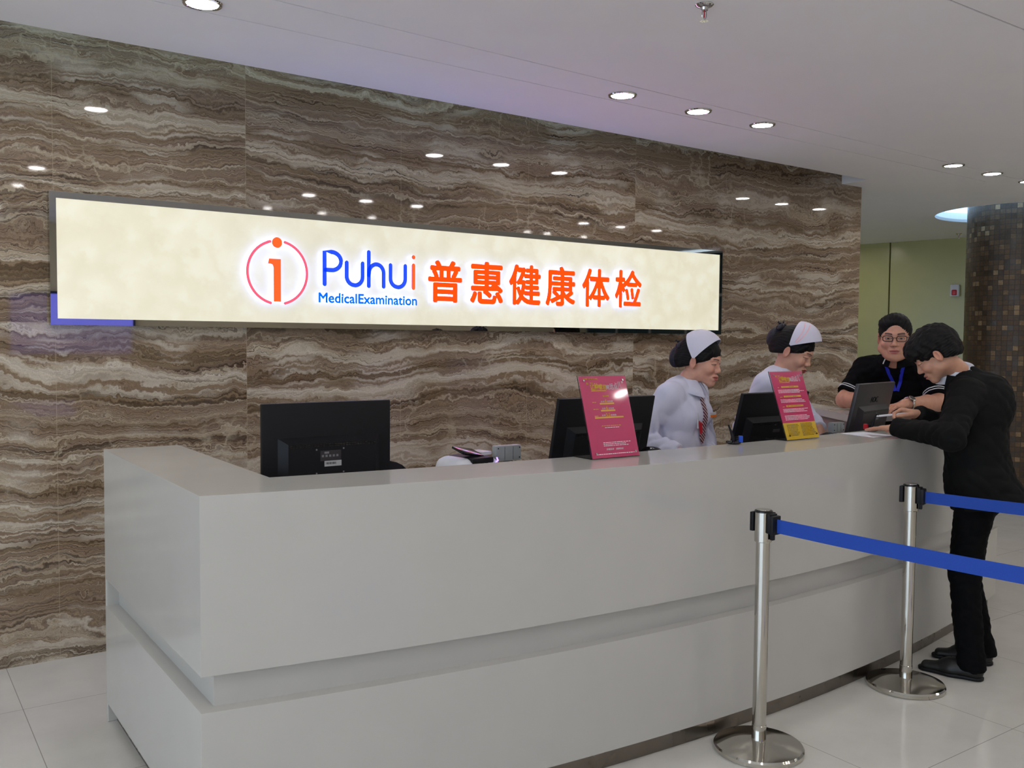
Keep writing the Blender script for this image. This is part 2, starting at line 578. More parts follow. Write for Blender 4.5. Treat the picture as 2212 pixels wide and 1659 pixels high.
struct(B().prism([(gx(7.262) + 0.03, 7.242), (gx(7.242) + 0.03, 7.262), (gx(7.242) + 0.09, 7.262), (gx(7.262) + 0.09, 7.242)], 0, Z_CEIL).build('trim_1', m_black))
# ceiling boards with two narrow grooves, a light slot along the marble and a round well over the column
def yl1(x): return 3.545 + 0.0395 * x
def yl2(x): return 3.872 + 0.0245 * x
def yslot(x): return 4.515 + 0.0125 * x
g = 0.0045
XA, XB = -5.2, 13.2
CC, CR_ = (9.69, 4.81), 0.79
circ = [(CC[0] + CR_ * math.cos(2 * math.pi * i / 72), CC[1] + CR_ * math.sin(2 * math.pi * i / 72)) for i in range(72)]
cl = B()
ZT = Z_CEIL + 0.03
cl.prism([(XA, 1.2), (XB, 1.2), (XB, 2.03 - g), (XA, 2.03 - g)], Z_CEIL, ZT)
cl.box((XA, 1.19, Z_CEIL), (XB, 1.2, 3.31))
cl.prism([(XA, -6.2), (XB, -6.2), (XB, 1.2), (XA, 1.2)], 3.3, 3.33)
cl.prism([(XA, 2.03 + g), (XB, 2.03 + g), (XB, yl1(XB) - g), (XA, yl1(XA) - g)], Z_CEIL, ZT)
cl.prism([(XA, yl1(XA) + g), (XB, yl1(XB) + g), (XB, 10.2), (XA, 10.2), (XA, Y_WALL + 0.28), (6.79, Y_WALL + 0.28), (6.79, yslot(6.79)), (XA, yslot(XA)),
          (XA, yl2(XA) + g), (7.6, yl2(7.6) + g), (7.6, yl2(7.6) - g), (XA, yl2(XA) - g)], Z_CEIL, ZT, holes=[circ[::-1]])
struct(cl.build('ceiling', m_ceiling), 'white ceiling with narrow grooves')
bk = B()
bk.prism([(XA, 2.03 - g), (XB, 2.03 - g), (XB, 2.03 + g), (XA, 2.03 + g)], Z_CEIL + 0.004, ZT)
bk.prism([(XA, yl1(XA) - g), (XB, yl1(XB) - g), (XB, yl1(XB) + g), (XA, yl1(XA) + g)], Z_CEIL + 0.004, ZT)
bk.prism([(XA, yl2(XA) - g), (7.6, yl2(7.6) - g), (7.6, yl2(7.6) + g), (XA, yl2(XA) + g)], Z_CEIL + 0.004, ZT)
struct(bk.build('ceiling_groove', m_gap))
# slot: raised lid, fascia and end panel
sl = B()
sl.prism([(XA, yslot(XA) - 0.2), (6.79, yslot(6.79) - 0.2), (6.79, Y_WALL + 0.28), (XA, Y_WALL + 0.28)], 3.25, 3.28)
sl.prism([(XA, yslot(XA) - 0.02), (6.79, yslot(6.79) - 0.02), (6.79, yslot(6.79)), (XA, yslot(XA))], ZT, 3.02)
sl.prism([(XA, yslot(XA) - 0.2), (6.79, yslot(6.79) - 0.2), (6.79, yslot(6.79) - 0.18), (XA, yslot(XA) - 0.18)], ZT, 3.25)
sl.box((6.79, 4.3, ZT), (6.81, Y_WALL, 3.28))
struct(sl.build('ceiling_slot', m_ceiling))
struct(B().box((-5.0, 4.36, 2.96), (6.7, 4.4, 2.985)).build('trim_2', emitter('cool_cove_tube', (196, 232, 232), COVE)))
# round light well over the column
wl = B()
n = 72
def ring(r, z): return [wl.bm.verts.new((CC[0] + r * math.cos(2 * math.pi * i / n), CC[1] + r * math.sin(2 * math.pi * i / n), z)) for i in range(n)]
rs = [ring(CR_, ZT - 0.03), ring(CR_, ZT + 0.06), ring(CR_ + 0.16, ZT + 0.06), ring(CR_ + 0.16, ZT + 0.28), ring(0.3, ZT + 0.28)]
for a, b in zip(rs, rs[1:]):
    for i in range(n):
        wl.bm.faces.new((a[i], a[(i + 1) % n], b[(i + 1) % n], b[i]))
struct(wl.build('ceiling_well', m_ceiling))
struct(B().lathe([(CR_ + 0.1, ZT + 0.09), (CR_ + 0.13, ZT + 0.09), (CR_ + 0.13, ZT + 0.12), (CR_ + 0.1, ZT + 0.12), (CR_ + 0.1, ZT + 0.09)], (CC[0], CC[1], 0), 72).build('trim_3', emitter('cool_well_tube', (170, 214, 255), 1.5)))
# mosaic column
def column():
    R, n, h = 0.48, 64, 3.2
    vs, fs = [], []
    for i in range(n):
        a = 2 * math.pi * i / n
        for z in (0.0, h):
            vs.append((CC[0] + R * math.cos(a), CC[1] + R * math.sin(a), z))
    for i in range(n):
        j = (i + 1) % n
        fs.append((2 * i, 2 * j, 2 * j + 1, 2 * i + 1))
    me = bpy.data.meshes.new('column')
    me.from_pydata(vs, [], fs)
    uv = me.uv_layers.new(name='UVMap')
    per = 60
    for fi, p in enumerate(me.polygons):
        for li in p.loop_indices:
            vi = me.loops[li].vertex_index
            i = vi // 2
            ii = i if not (fi == n - 1 and i == 0) else n
            uv.data[li].uv = (ii / n * per, (vi % 2) * h / 0.05)
        p.use_smooth = True
    return struct(link('column', me, m_mosaic), 'round column clad in brown shell mosaic')
column()

# blue screen and red sign on the opposite wall (seen in the sign's mirror frame)
t = tag(empty('information_screen', (2.6, -5.99, 1.75)), 'blue lit information screen on the opposite wall', 'screen')
B().box((-0.9, 0, -0.5), (0.9, 0.06, 0.5)).build('screen_housing', m_black, t)
B().box((-0.86, 0.06, -0.46), (0.86, 0.064, 0.46)).build('screen_panel', emitter('blue_screen_glow', (40, 50, 235), SCREEN), t)

# ------------------------------------------------------------------ downlights
dl = empty('downlight', (0, 0, Z_CEIL))
B().lathe([(0.062, -0.001), (0.062, -0.006), (0.066, -0.010), (0.076, -0.008), (0.079, -0.003), (0.079, 0.0), (0.062, -0.001)], n=40).build('trim_ring', m_chrome, dl, 30)
B().lathe([(0.0, -0.004), (0.0615, -0.004), (0.0615, -0.001), (0.0, -0.001)], n=32).build('diffuser', m_light, dl)
cols = [-3.44, -2.86, -2.28, -0.04, 0.54, 1.125, 3.402, 3.99, 4.553, 6.72, 7.28, 7.86]
first = True
FRONT_LABELS = {1.125: 'single bright downlight at the top left edge of the photo, over the desk end',
                3.402: 'leftmost of the three bright downlights in a row above the sign',
                3.99: 'middle one of the three bright downlights in a row above the sign',
                4.553: 'rightmost of the three bright downlights in a row above the sign',
                6.72: 'first of the three far downlights beyond the end of the marble wall',
                7.28: 'second of the three far downlights beyond the end of the marble wall',
                7.86: 'last far downlight, cut by the right edge of the photo'}
cols2 = [-3.7, -2.95, -2.2, 0.0, 0.75, 1.44, 4.39, 5.17, 5.93, 8.67, 9.075, 9.85]
for yy in (3.835, 1.5, -0.13, -2.3, -4.5):  # second row is added out of view to brighten the counter top
    for xx in (cols if yy > 1 else cols2):
        d = dl if first else copy_tree(dl)
        first = False
        d.location = (xx, yy - (0.035 if xx == 1.125 else 0), Z_CEIL if yy > 1 else 3.3)
        if yy == 3.835 and xx in FRONT_LABELS:
            tag(d, FRONT_LABELS[xx], 'light', 'round ceiling downlights')
        else:
            tag(d, 'unseen round recessed downlight in the ceiling outside the picture', 'light', 'round ceiling downlights')

for xx, yy, zz in ((10.3, 7.35, Z_CEIL), (10.0, 8.0, Z_CEIL), (9.5, 8.6, Z_CEIL), (8.6, 7.6, Z_CEIL), (10.6, 2.7, Z_CEIL), (10.35, 3.5, Z_CEIL), (5.92, -0.74, 3.3)):  # all but the last added out of sight to brighten the green wall
    d = copy_tree(dl)
    d.location = (xx, yy, zz)
    tag(d, 'unseen round recessed downlight in the ceiling outside the picture', 'light', 'round ceiling downlights')

# ------------------------------------------------------------------ sprinkler heads
def sprinkler(loc, label):
    t = tag(empty('fire_sprinkler', loc), label, 'sprinkler', 'ceiling sprinklers')
    B().lathe([(0.0, 0.0), (0.036, 0.0), (0.037, -0.003), (0.030, -0.010), (0.017, -0.014), (0.015, -0.024), (0.012, -0.026), (0.0, -0.026)], n=32).build('escutcheon', m_chrome, t, 35)
    f = B()
    for s in (-1, 1):
        f.tube([(s * 0.011, 0, -0.024), (s * 0.0125, 0, -0.038), (s * 0.011, 0, -0.05), (s * 0.004, 0, -0.06)], 0.0022, 8)
    f.cyl((0, 0, -0.064), (0, 0, -0.055), 0.004, 0.005, 12)
    f.build('yoke', m_chrome, t, 40)
    B().cyl((0, 0, -0.053), (0, 0, -0.026), 0.0025, n=10).build('glass_bulb', m_redp, t, 40)
    b = B().cyl((0, 0, -0.066), (0, 0, -0.0645), 0.008, n=20)
    for k in range(10):
        a = 2 * math.pi * k / 10
        b.box((0.006, -0.0022, -0.066), (0.017, 0.0022, -0.0648), mtx=Matrix.Rotation(a, 4, 'Z'))
    b.build('deflector', m_chrome, t)
    return t
sprinkler((2.755, 2.625, Z_CEIL), 'chrome fire sprinkler with a red bulb hanging at the top edge of the picture')
sprinkler((10.95, 6.15, Z_CEIL), 'small far fire sprinkler beside the brown mosaic column')

# alarm beacon on the green wall
a = empty('fire_alarm_beacon', (gx(6.42) - 0.001, 6.42, 2.24), math.atan(0.197))
tag(a, 'small white wall alarm with a red lens on the green wall', 'alarm')
B().box((-0.05, -0.055, -0.075), (0, 0.055, 0.075), 0.012).build('alarm_case', m_offwhite, a, 40)
B().box((-0.062, -0.03, -0.06), (-0.045, 0.03, 0.01), 0.014, seg=3).build('red_lens', m_redp, a, 40)
a = empty('alarm_call_point', (gx(6.36) - 0.001, 6.36, 1.55), math.atan(0.197))
tag(a, 'red alarm call point low on the green wall behind the stooping man', 'alarm')
B().box((-0.045, -0.045, -0.045), (0, 0.045, 0.045), 0.006).build('call_point_case', m_redp, a, 40)
B().box((-0.048, -0.025, -0.02), (-0.044, 0.025, 0.02)).build('call_point_window', m_offwhite, a)
R_ = math.radians
# ------------------------------------------------------------------ illuminated sign
SX0, SX1, SZ0, SZ1 = 0.703, 5.282, 1.622, 2.248       # outer frame
YF = 4.80
sg = tag(empty('lightbox_sign', (0, 0, 0)), 'long backlit cream sign in a dark mirror frame on the marble wall', 'sign')
fr = B()
fw = 0.030
yb = Y_WALL - 0.001
fr.box((SX0, YF, SZ0), (SX0 + fw, yb, SZ1))
fr.box((SX1 - fw, YF, SZ0), (SX1, yb, SZ1))
fr.box((SX0 + fw, YF, SZ0), (SX1 - fw, yb, SZ0 + fw))
fr.box((SX0 + fw, YF, SZ1 - fw), (SX1 - fw, yb, SZ1))
fr.build('frame', m_mirror, sg)
B().box((SX0 + fw, YF + 0.004, SZ0 + fw), (SX1 - fw, yb, SZ1 - fw)).build('light_panel', m_alabaster, sg)
m_or = emitter('orange_lit_acrylic', (250, 84, 20), 0.95, (0.8, 0.12, 0.02))
m_bl = emitter('blue_lit_acrylic', (6, 62, 222), 0.95, (0.02, 0.08, 0.7))
m_cy = emitter('sky_blue_lit_acrylic', (10, 110, 200), 0.95, (0.02, 0.15, 0.6))
m_pk = emitter('rose_lit_acrylic', (226, 82, 104), 0.95, (0.6, 0.1, 0.15))
m_halo = emitter('white_letter_return', (128, 152, 255), 7.5, (0.8, 0.8, 0.9))
YL0, YL1 = YF - 0.028, YF + 0.002       # letters stand off the panel

def strokes(name, paths, wid, mat, parent, yf=YL0, yb=YL1, side=m_halo, shift=(0, 0)):
    """round-ended strokes in the XZ plane, given thickness along Y"""
    bm = bmesh.new()
    for path in paths:
        pts = [Vector((p[0] + shift[0], p[1] + shift[1])) for p in path]
        r = wid / 2
        L, Rr = [], []
        for i, p in enumerate(pts):
            a = pts[max(0, i - 1)]
            b = pts[min(len(pts) - 1, i + 1)]
            t = (b - a).normalized()
            nn = Vector((-t.y, t.x))
            L.append(p + nn * r)
            Rr.append(p - nn * r)
        t1 = (pts[-1] - pts[-2]).normalized()
        t0 = (pts[0] - pts[1]).normalized()
        def cap(c, t):
            a0 = math.atan2(t.y, t.x)
            return [c + Vector((math.cos(a0 + math.pi / 2 - k * math.pi / 8), math.sin(a0 + math.pi / 2 - k * math.pi / 8))) * r for k in range(1, 8)]
        loop = L + cap(pts[-1], t1) + Rr[::-1] + cap(pts[0], t0)
        lo = [bm.verts.new((q.x, yf, q.y)) for q in loop]
        hi = [bm.verts.new((q.x, yb, q.y)) for q in loop]
        # front/back as quads along the stroke plus caps
        n = len(L)
        m = len(loop)
        def fill(vv):
            for i in range(n - 1):
                f = bm.faces.new((vv[i], vv[i + 1], vv[2 * n + 7 - 2 - i], vv[2 * n + 7 - 1 - i]))
            bm.faces.new([vv[i] for i in range(n - 1, n + 8)])
            bm.faces.new([vv[i] for i in list(range(2 * n + 6, m)) + [0]])
        fill(lo)
        fill(hi)
        for i in range(m):
            f = bm.faces.new((lo[i], lo[(i + 1) % m], hi[(i + 1) % m], hi[i]))
            f.material_index = 1
    bmesh.ops.recalc_face_normals(bm, faces=bm.faces)
    me = bpy.data.meshes.new(name)
    bm.to_mesh(me)
    bm.free()
    me.materials.append(mat)
    me.materials.append(side)
    return link(name, me, None, parent)

def arc(cx, cz, rx, rz, a0, a1, n=20):
    return [(cx + rx * math.cos(math.radians(a0 + (a1 - a0) * i / n)), cz + rz * math.sin(math.radians(a0 + (a1 - a0) * i / n))) for i in range(n + 1)]
# ring in two arcs, open at top and bottom for the figure i
strokes('logo_ring', [arc(1.80, 1.918, 0.165, 0.168, 104, 256, 32), arc(1.80, 1.918, 0.165, 0.168, 76, -76, 32)], 0.0145, m_pk, sg)
lb = B().cyl((1.797, YL0, 2.077), (1.797, YL1, 2.077), 0.0285, n=40)
lb.prism([(1.746, 1.963), (1.752, 1.990), (1.818, 1.990), (1.818, 1.762), (1.777, 1.762), (1.777, 1.944), (1.772, 1.958), (1.760, 1.963)][::-1], 0, YL1 - YL0,
         mtx=Matrix.Translation((0, YL1, 0)) @ Matrix.Rotation(math.radians(90), 4, 'X'))
lo_ = lb.build('logo_figure', None, sg)
lo_.data.materials.append(m_or)
lo_.data.materials.append(m_halo)
for p in lo_.data.polygons:
    if abs(p.normal.y) < 0.7:
        p.material_index = 1
sw = 0.0245
B0 = 1.868      # baseline of the big word
def u_path(x0, x1, top):
    r = (x1 - x0) / 2
    return [(x0, top)] + arc((x0 + x1) / 2, B0 + r, r, r, 180, 360, 18) + [(x1, top)]
strokes('letter_cap', [[(2.068, B0), (2.068, 2.046), (2.108, 2.046)] + arc(2.108, 1.996, 0.058, 0.05, 90, -90, 18) + [(2.075, 1.946)]], sw, m_bl, sg)
strokes('letter_round', [u_path(2.200, 2.298, 1.992)], sw, m_bl, sg)
strokes('letter_tall', [[(2.336, B0), (2.336, 2.058)], [(2.336, 1.93)] + arc(2.384, 1.944, 0.046, 0.048, 180, 0, 18) + [(2.430, B0)]], sw, m_bl, sg)
strokes('letter_round', [u_path(2.474, 2.570, 1.992)], sw, m_bl, sg)
strokes('letter_orange', [[(2.624, B0), (2.624, 1.998)], [(2.6235, 2.0465), (2.6245, 2.0465)]], sw, m_or, sg)
text_mesh('subtitle_lettering', 'MedicalExamination', m_cy, 0.618, 0.056, YL1 - YL0 - 0.01, (2.345, (YL0 + YL1) / 2 + 0.004, 1.793), parent=sg, bold=0.032, side=m_halo)
for ch, x0, x1, z0, z1 in (('普', 2.722, 2.960, 1.787, 2.040), ('惠', 3.016, 3.262, 1.787, 2.048), ('健', 3.306, 3.556, 1.788, 2.046), ('康', 3.594, 3.842, 1.790, 2.050),
                           ('体', 3.898, 4.142, 1.792, 2.050), ('检', 4.188, 4.436, 1.794, 2.056)):
    text_mesh('chinese_character', ch, m_or, x1 - x0, z1 - z0, YL1 - YL0, ((x0 + x1) / 2, (YL0 + YL1) / 2, (z0 + z1) / 2), parent=sg, bold=0.03, side=m_halo)

# ------------------------------------------------------------------ reception desk
def yf(x): return 2.452 + (0.043 if x < 2.9 else 0.050) * (x - 2.9) ** 2
def yi(x): return 2.775 + 0.036 * (x - 2.85) ** 2
DX0, DX1 = 0.765, 5.48
ZTOP = 1.115
def frontpts(d, n=48):
    xs = [DX0 + d + (DX1 - DX0 - 2 * d) * i / n for i in range(n + 1)]
    return [(x, yf(x) + d) for x in xs]
def innerpts(x0, x1, n=30, off=0.0):
    return [(x0 + (x1 - x0) * i / n, yi(x0 + (x1 - x0) * i / n) + off) for i in range(n + 1)]
YE = 3.95
def shell(d, th=0.295):
    """plan of the desk body: left return, bowed front, right end"""
    out = [(DX0 + d, YE)] + frontpts(d) + [(5.20, 3.06)]
    inn = [(4.95, yi(4.95) + 0.05)] + innerpts(DX0 + th, 4.9)[::-1] + [(DX0 + th, YE)]
    return out + inn
desk = tag(empty('reception_desk', (0, 0, 0)), 'long white bow-fronted reception desk with a recessed band, in front of the marble wall', 'desk')
B().prism(shell(0.0), 0.588, ZTOP).build('upper_body', m_white, desk, 20)
B().prism(shell(0.048), 0.478, 0.59).build('recessed_band', m_white, desk, 20)
B().prism(shell(0.0), 0.078, 0.48).build('lower_body', m_white, desk, 20)
B().prism(shell(0.035), 0.0, 0.079).build('kick_plate', m_kick, desk, 20)
B().box((DX0, YE - 0.004, 0), (DX0 + 0.295, YE + 0.016, ZTOP)).build('end_panel', m_white, desk)
for _p in desk.children:
    _m = _p.modifiers.new('eased_edges', 'BEVEL')
    _m.width, _m.segments, _m.limit_method, _m.angle_limit = 0.0035, 2, 'ANGLE', R_(50)
# low staff worktop behind the front
wt = innerpts(1.07, 4.5, 24, 0.004)
B().prism(wt + [(4.5, 3.13), (3.0, 3.06), (1.8, 3.12), (1.07, 3.5)], 0.82, 0.85).build('worktop', m_white, desk, 20)
# narrow raised ledge of the right return
led = [(4.90, 3.15), (4.614, 3.187), (4.97, 3.725), (5.30, 4.24), (5.42, 4.16), (5.14, 3.70), (5.10, 3.15)]
B().prism(led, 1.108, 1.15).build('return_ledge', m_white, desk)
B().prism([(4.66, 3.20), (4.995, 3.715), (5.31, 4.20), (5.34, 4.18), (5.03, 3.70), (4.70, 3.19)], 0.0, 1.109).build('return_panel', m_brown, desk)

# ------------------------------------------------------------------ monitors
def monitor(name, loc, rz, tilt, w, h, label, sticker=True, logo=None, shade=None, base_z=0.8512):
    """flat monitor seen from behind; loc is the middle of the panel; local -Y is the back of the panel"""
    body = shade or m_black
    t = tag(empty(name, (loc[0], loc[1], base_z), rz), label, 'monitor', 'black desk monitors seen from behind')
    pz = loc[2] - base_z
    X = Matrix.Translation((0, 0, pz)) @ Matrix.Rotation(tilt, 4, 'X')
    B().box((-w / 2, -0.006, -h / 2), (w / 2, 0.014, h / 2), 0.004, mtx=X).build('panel', body, t, 30)
    B().box((-w / 2 + 0.01, 0.0135, -h / 2 + 0.015), (w / 2 - 0.01, 0.0155, h / 2 - 0.01), mtx=X).build('screen', m_blackgloss, t)
    # raised housing with sloped shoulders on the lower half of the back
    b = B()
    a0, a1, z0, z1 = -w * 0.39, w * 0.41, -h * 0.5 + 0.012, h * 0.135
    bm = b.bm
    vs = [bm.verts.new(p) for p in ((a0, -0.005, z0), (a1, -0.005, z0), (a1, -0.005, z1), (a0, -0.005, z1),
                                    (a0 + 0.03, -0.032, z0 + 0.006), (a1 - 0.03, -0.032, z0 + 0.006), (a1 - 0.03, -0.032, z1 - 0.022), (a0 + 0.03, -0.032, z1 - 0.022))]
    for q in ((0, 1, 5, 4), (1, 2, 6, 5), (2, 3, 7, 6), (3, 0, 4, 7), (4, 5, 6, 7), (3, 2, 1, 0)):
        bm.faces.new([vs[i] for i in q])
    hs = b.build('rear_housing', body, t, mtx=X)
    v = B()
    for k in range(30):
        xx = a0 + 0.035 + (a1 - a0 - 0.075) * k / 29
        for q in range(2):
            v.box((xx, -0.0335, z1 - 0.029 - q * 0.006), (xx + (a1 - a0) / 42, -0.0315, z1 - 0.025 - q * 0.006))
    v.build('vent_slots', m_blackgloss, hs, mtx=X)
    if sticker:
        s = B().box((-0.045, -0.0328, -0.042), (0.035, -0.0319, -0.005))
        s.build('rating_label', m_darkgrey, hs, mtx=X)
        s = B()
        for k in range(5):
            s.box((-0.04 + 0.014 * k, -0.0332, -0.028), (-0.032 + 0.014 * k, -0.0327, -0.02))
        s.box((-0.03, -0.0332, -0.016), (-0.012, -0.0327, -0.009))
        s.build('label_marks', m_label, hs, mtx=X)
        B().box((-0.03, -0.0336, -0.062), (0.036, -0.0327, -0.042)).build('barcode_label', m_labelw, hs, mtx=X)
        s = B()
        rr = random.Random(3)
        for k in range(16):
            s.box((-0.025 + 0.0026 * k, -0.034, -0.055), (-0.025 + 0.0026 * k + rr.choice((0.0009, 0.0016)), -0.0335, -0.047))
        s.build('barcode', m_darkgrey, hs, mtx=X)
        for px in (-0.06, 0.045):
            for pz_ in (0.0, -0.085):
                B().cyl((px, -0.0335, pz_), (px, -0.031, pz_), 0.003, n=12).build('mount_screw', m_label, hs, mtx=X)
    else:
        s = B().box((0.0, -0.0335, 0.004), (0.014, -0.032, 0.009)).box((-0.004, -0.0335, -0.032), (0.05, -0.032, -0.017))
        s.build('rating_label', m_darkgrey if shade is None else m_label, hs, mtx=X)
    if logo:
        text_mesh('logo', logo, m_black, 0.10, 0.032, 0.0012, (0, 0, 0), parent=t, bold=0.01)
        lg = t.children[-1] if t.children else None
        for c in t.children:
            if c.name.startswith('logo'):
                c.data.transform(X @ Matrix.Translation((0.0, -0.0068, h * 0.23)))
    n = B()
    n.box((-0.035, 0.0, 0.012), (0.035, 0.022, pz - h * 0.28), 0.004)
    n.build('neck', m_black, t, 30)
    B().box((-0.11, -0.07, 0.0), (0.11, 0.09, 0.012), 0.005).build('foot', m_black, t, 30)
    return t
R_ = math.radians
monitor('computer_monitor', (1.357, 3.1, 1.172), R_(1.0), R_(0), 0.50, 0.335, 'black monitor on the left with a white barcode sticker, near the desk corner')
monitor('computer_monitor', (2.575, 3.0, 1.165), R_(0), R_(12), 0.535, 0.335, 'black monitor behind the first crimson notice, second from the left', sticker=False)
monitor('computer_monitor', (3.715, 3.045, 1.155), R_(0), R_(15), 0.50, 0.335, 'black monitor behind the crimson and yellow notice, between the two nurses', sticker=False)
monitor('computer_monitor', (4.475, 2.985, 1.187), R_(12), R_(12), 0.50, 0.335, 'dark grey monitor with a raised logo beside the man in the dark suit', sticker=False, logo='AOC', shade=m_darkgrey)

# ------------------------------------------------------------------ acrylic notices on the counter
def notice(loc, rz, w, h, tilt, label, lower_yellow):
    t = tag(empty('notice_stand', loc, rz), label, 'sign', 'crimson notices in acrylic stands on the counter')
    X = Matrix.Rotation(-tilt, 4, 'X')
    B().box((-w / 2, -0.002, 0.0005), (w / 2, 0.002, h), mtx=X).build('acrylic_panel', m_acrylic, t)
    fb = B()
    # rear foot of the stand
    fb.box((-w / 2, 0.004, 0.0), (w / 2, 0.115, 0.003))
    fb.build('acrylic_foot', m_acrylic, t)
    cut = h * 0.245 if lower_yellow else 0.002
    cd = B().box((-w / 2 + 0.003, -0.0045, cut), (w / 2 - 0.003, -0.0022, h - 0.003), mtx=X).build('printed_card', m_pink, t)
    if lower_yellow:
        B().box((-w / 2 + 0.003, -0.0045, 0.002), (w / 2 - 0.003, -0.0022, cut), mtx=X).build('yellow_card', m_yellow, t)
    pr = []
    def put(o):
        o.data.transform(X)
    yfp = -0.0049
    def T(name, s, mat, x, z, wd, ht, bold=0.01, shear=0.0):
        put(text_mesh(name, s, mat, wd, ht, 0.0006, (x, yfp, z), parent=cd, bold=bold, shear=shear))
    def dashes(name, mat, x0, x1, zs, hgt, seed, par=None):
        r = random.Random(seed)
        b = B()
        for z in zs:
            x = x0
            end = x1 - r.random() * (x1 - x0) * 0.25
            while x < end:
                l = r.uniform(0.004, 0.012)
                b.box((x, yfp - 0.0003, z - hgt / 2), (min(x + l, end + 0.002), yfp + 0.0005, z + hgt / 2))
                x += l + r.uniform(0.0015, 0.004)
        put(b.build(name, mat, par or cd))
    def bar(x, z, wd, ht):
        b = B().box((x - wd / 2, yfp - 0.0003, z - ht / 2), (x + wd / 2, yfp + 0.0005, z + ht / 2))
        put(b.build('highlight_band', m_ink_o, cd))
    zt = h * (0.865 if not lower_yellow else 0.885)
    for i, ch in enumerate('让肿瘤君'):
        hh = h * (0.098 - 0.012 * i)
        T('headline_character', ch, m_ink_y, w * (-0.245 + 0.085 * i), zt - h * 0.045 + hh / 2, w * 0.085, hh, 0.012)
    for i, ch in enumerate('离远点儿'):
        hh = h * (0.062 + 0.012 * i)
        T('headline_character', ch, m_ink_w, w * (0.075 + 0.085 * i), zt - h * 0.045 + hh / 2, w * 0.08, hh, 0.012)
    T('quotation_mark', '“', m_ink_y, w * -0.335, zt + h * 0.04, w * 0.035, h * 0.03)
    T('quotation_mark', '”', m_ink_w, w * 0.40, zt + h * 0.04, w * 0.035, h * 0.03)
    b = B().box((-w * 0.28, yfp, zt - h * 0.058), (w * 0.03, yfp + 0.0006, zt - h * 0.053))
    put(b.build('underline', m_ink_y, cd))
    if not lower_yellow:
        T('heading', '活动详情', m_ink_y, 0.0, h * 0.745, w * 0.13, h * 0.022)
        for k, (num, z, bw, nw) in enumerate((('6', 0.672, 0.30, 0.035), ('6', 0.588, 0.30, 0.035), ('5.5', 0.505, 0.60, 0.085))):
            T('price_number', num, m_ink_y, -0.004, h * (z + 0.012), w * nw, h * 0.036, 0.012)
            T('price_text', '立享', m_ink_w, -0.004 - w * (nw / 2 + 0.05), h * (z + 0.006), w * 0.08, h * 0.02)
            T('price_text', '折优惠', m_ink_w, -0.004 + w * (nw / 2 + 0.07), h * (z + 0.006), w * 0.115, h * 0.02)
            bar(0.0, h * (z - 0.02), w * bw, h * 0.018)
            dashes('side_note', m_ink_o, -w * 0.30, -w * 0.20, [h * z], h * 0.008, k)
        T('heading', '普惠 健康体检', m_ink_y, -w * 0.26, h * 0.957, w * 0.3, h * 0.014)
        dashes('small_print', m_ink_o, -w * 0.19, w * 0.25, [h * 0.385], h * 0.007, 11)
        dashes('small_print', m_ink_w, -w * 0.13, w * 0.2, [h * 0.363], h * 0.006, 12)
        dashes('small_print', m_ink_w, -w * 0.22, w * 0.38, [h * 0.185, h * 0.166, h * 0.147], h * 0.007, 13)
        T('slogan', '珍惜生命', m_ink_w, -w * 0.10, h * 0.105, w * 0.16, h * 0.023, 0.012, 0.3)
        T('slogan', '健康体检', m_ink_w, w * 0.10, h * 0.105, w * 0.16, h * 0.023, 0.012, 0.3)
        dashes('small_print', m_ink_w, -w * 0.40, w * 0.47, [h * 0.05], h * 0.008, 14)
    else:
        for k, z in enumerate((0.765, 0.625, 0.485)):
            bar(0.0, h * z, w * 0.52, h * 0.024)
            dashes('side_note', m_ink_o, -w * 0.37, -w * 0.31, [h * (z - 0.008)], h * 0.01, 20 + k)
            dashes('band_text', m_ink_k, -w * 0.23, w * 0.23, [h * z], h * 0.009, 23 + k)
            zz = [h * (z - 0.045 - 0.019 * q) for q in range(3)]
            dashes('small_print', m_ink_w, -w * 0.38, w * 0.40, zz, h * 0.007, 26 + k)
        dashes('small_print', m_ink_w, -w * 0.38, w * 0.40, [h * (0.345 - 0.019 * q) for q in range(4)], h * 0.007, 33)
        yel = [c for c in t.children if c.name.startswith('yellow_card')][0]
        dashes('small_print', m_ink_k, -w * 0.40, -w * 0.04, [h * (0.215 - 0.019 * q) for q in range(9)], h * 0.007, 41, yel)
        dashes('small_print', m_ink_k, w * 0.02, w * 0.44, [h * (0.225 - 0.019 * q) for q in range(10)], h * 0.007, 42, yel)
    for sx in (-1, 1):
        for zz in (h * 0.06, h * 0.935):
            put(B().cyl((sx * (w / 2 - 0.022), -0.0105, zz), (sx * (w / 2 - 0.022), -0.0046, zz), 0.0042, n=16).build('fixing_screw', m_chrome, t, 40))
    return t
notice((2.3615, 2.671, ZTOP + 0.0012), R_(-0.3), 0.243, 0.329, R_(16.8), 'crimson notice in an acrylic stand on the counter, left of the first nurse', False)
notice((3.565, 2.724, ZTOP + 0.0012), R_(2.5), 0.252, 0.333, R_(19.2), 'crimson notice with a yellow lower part in an acrylic stand before the second nurse', True)

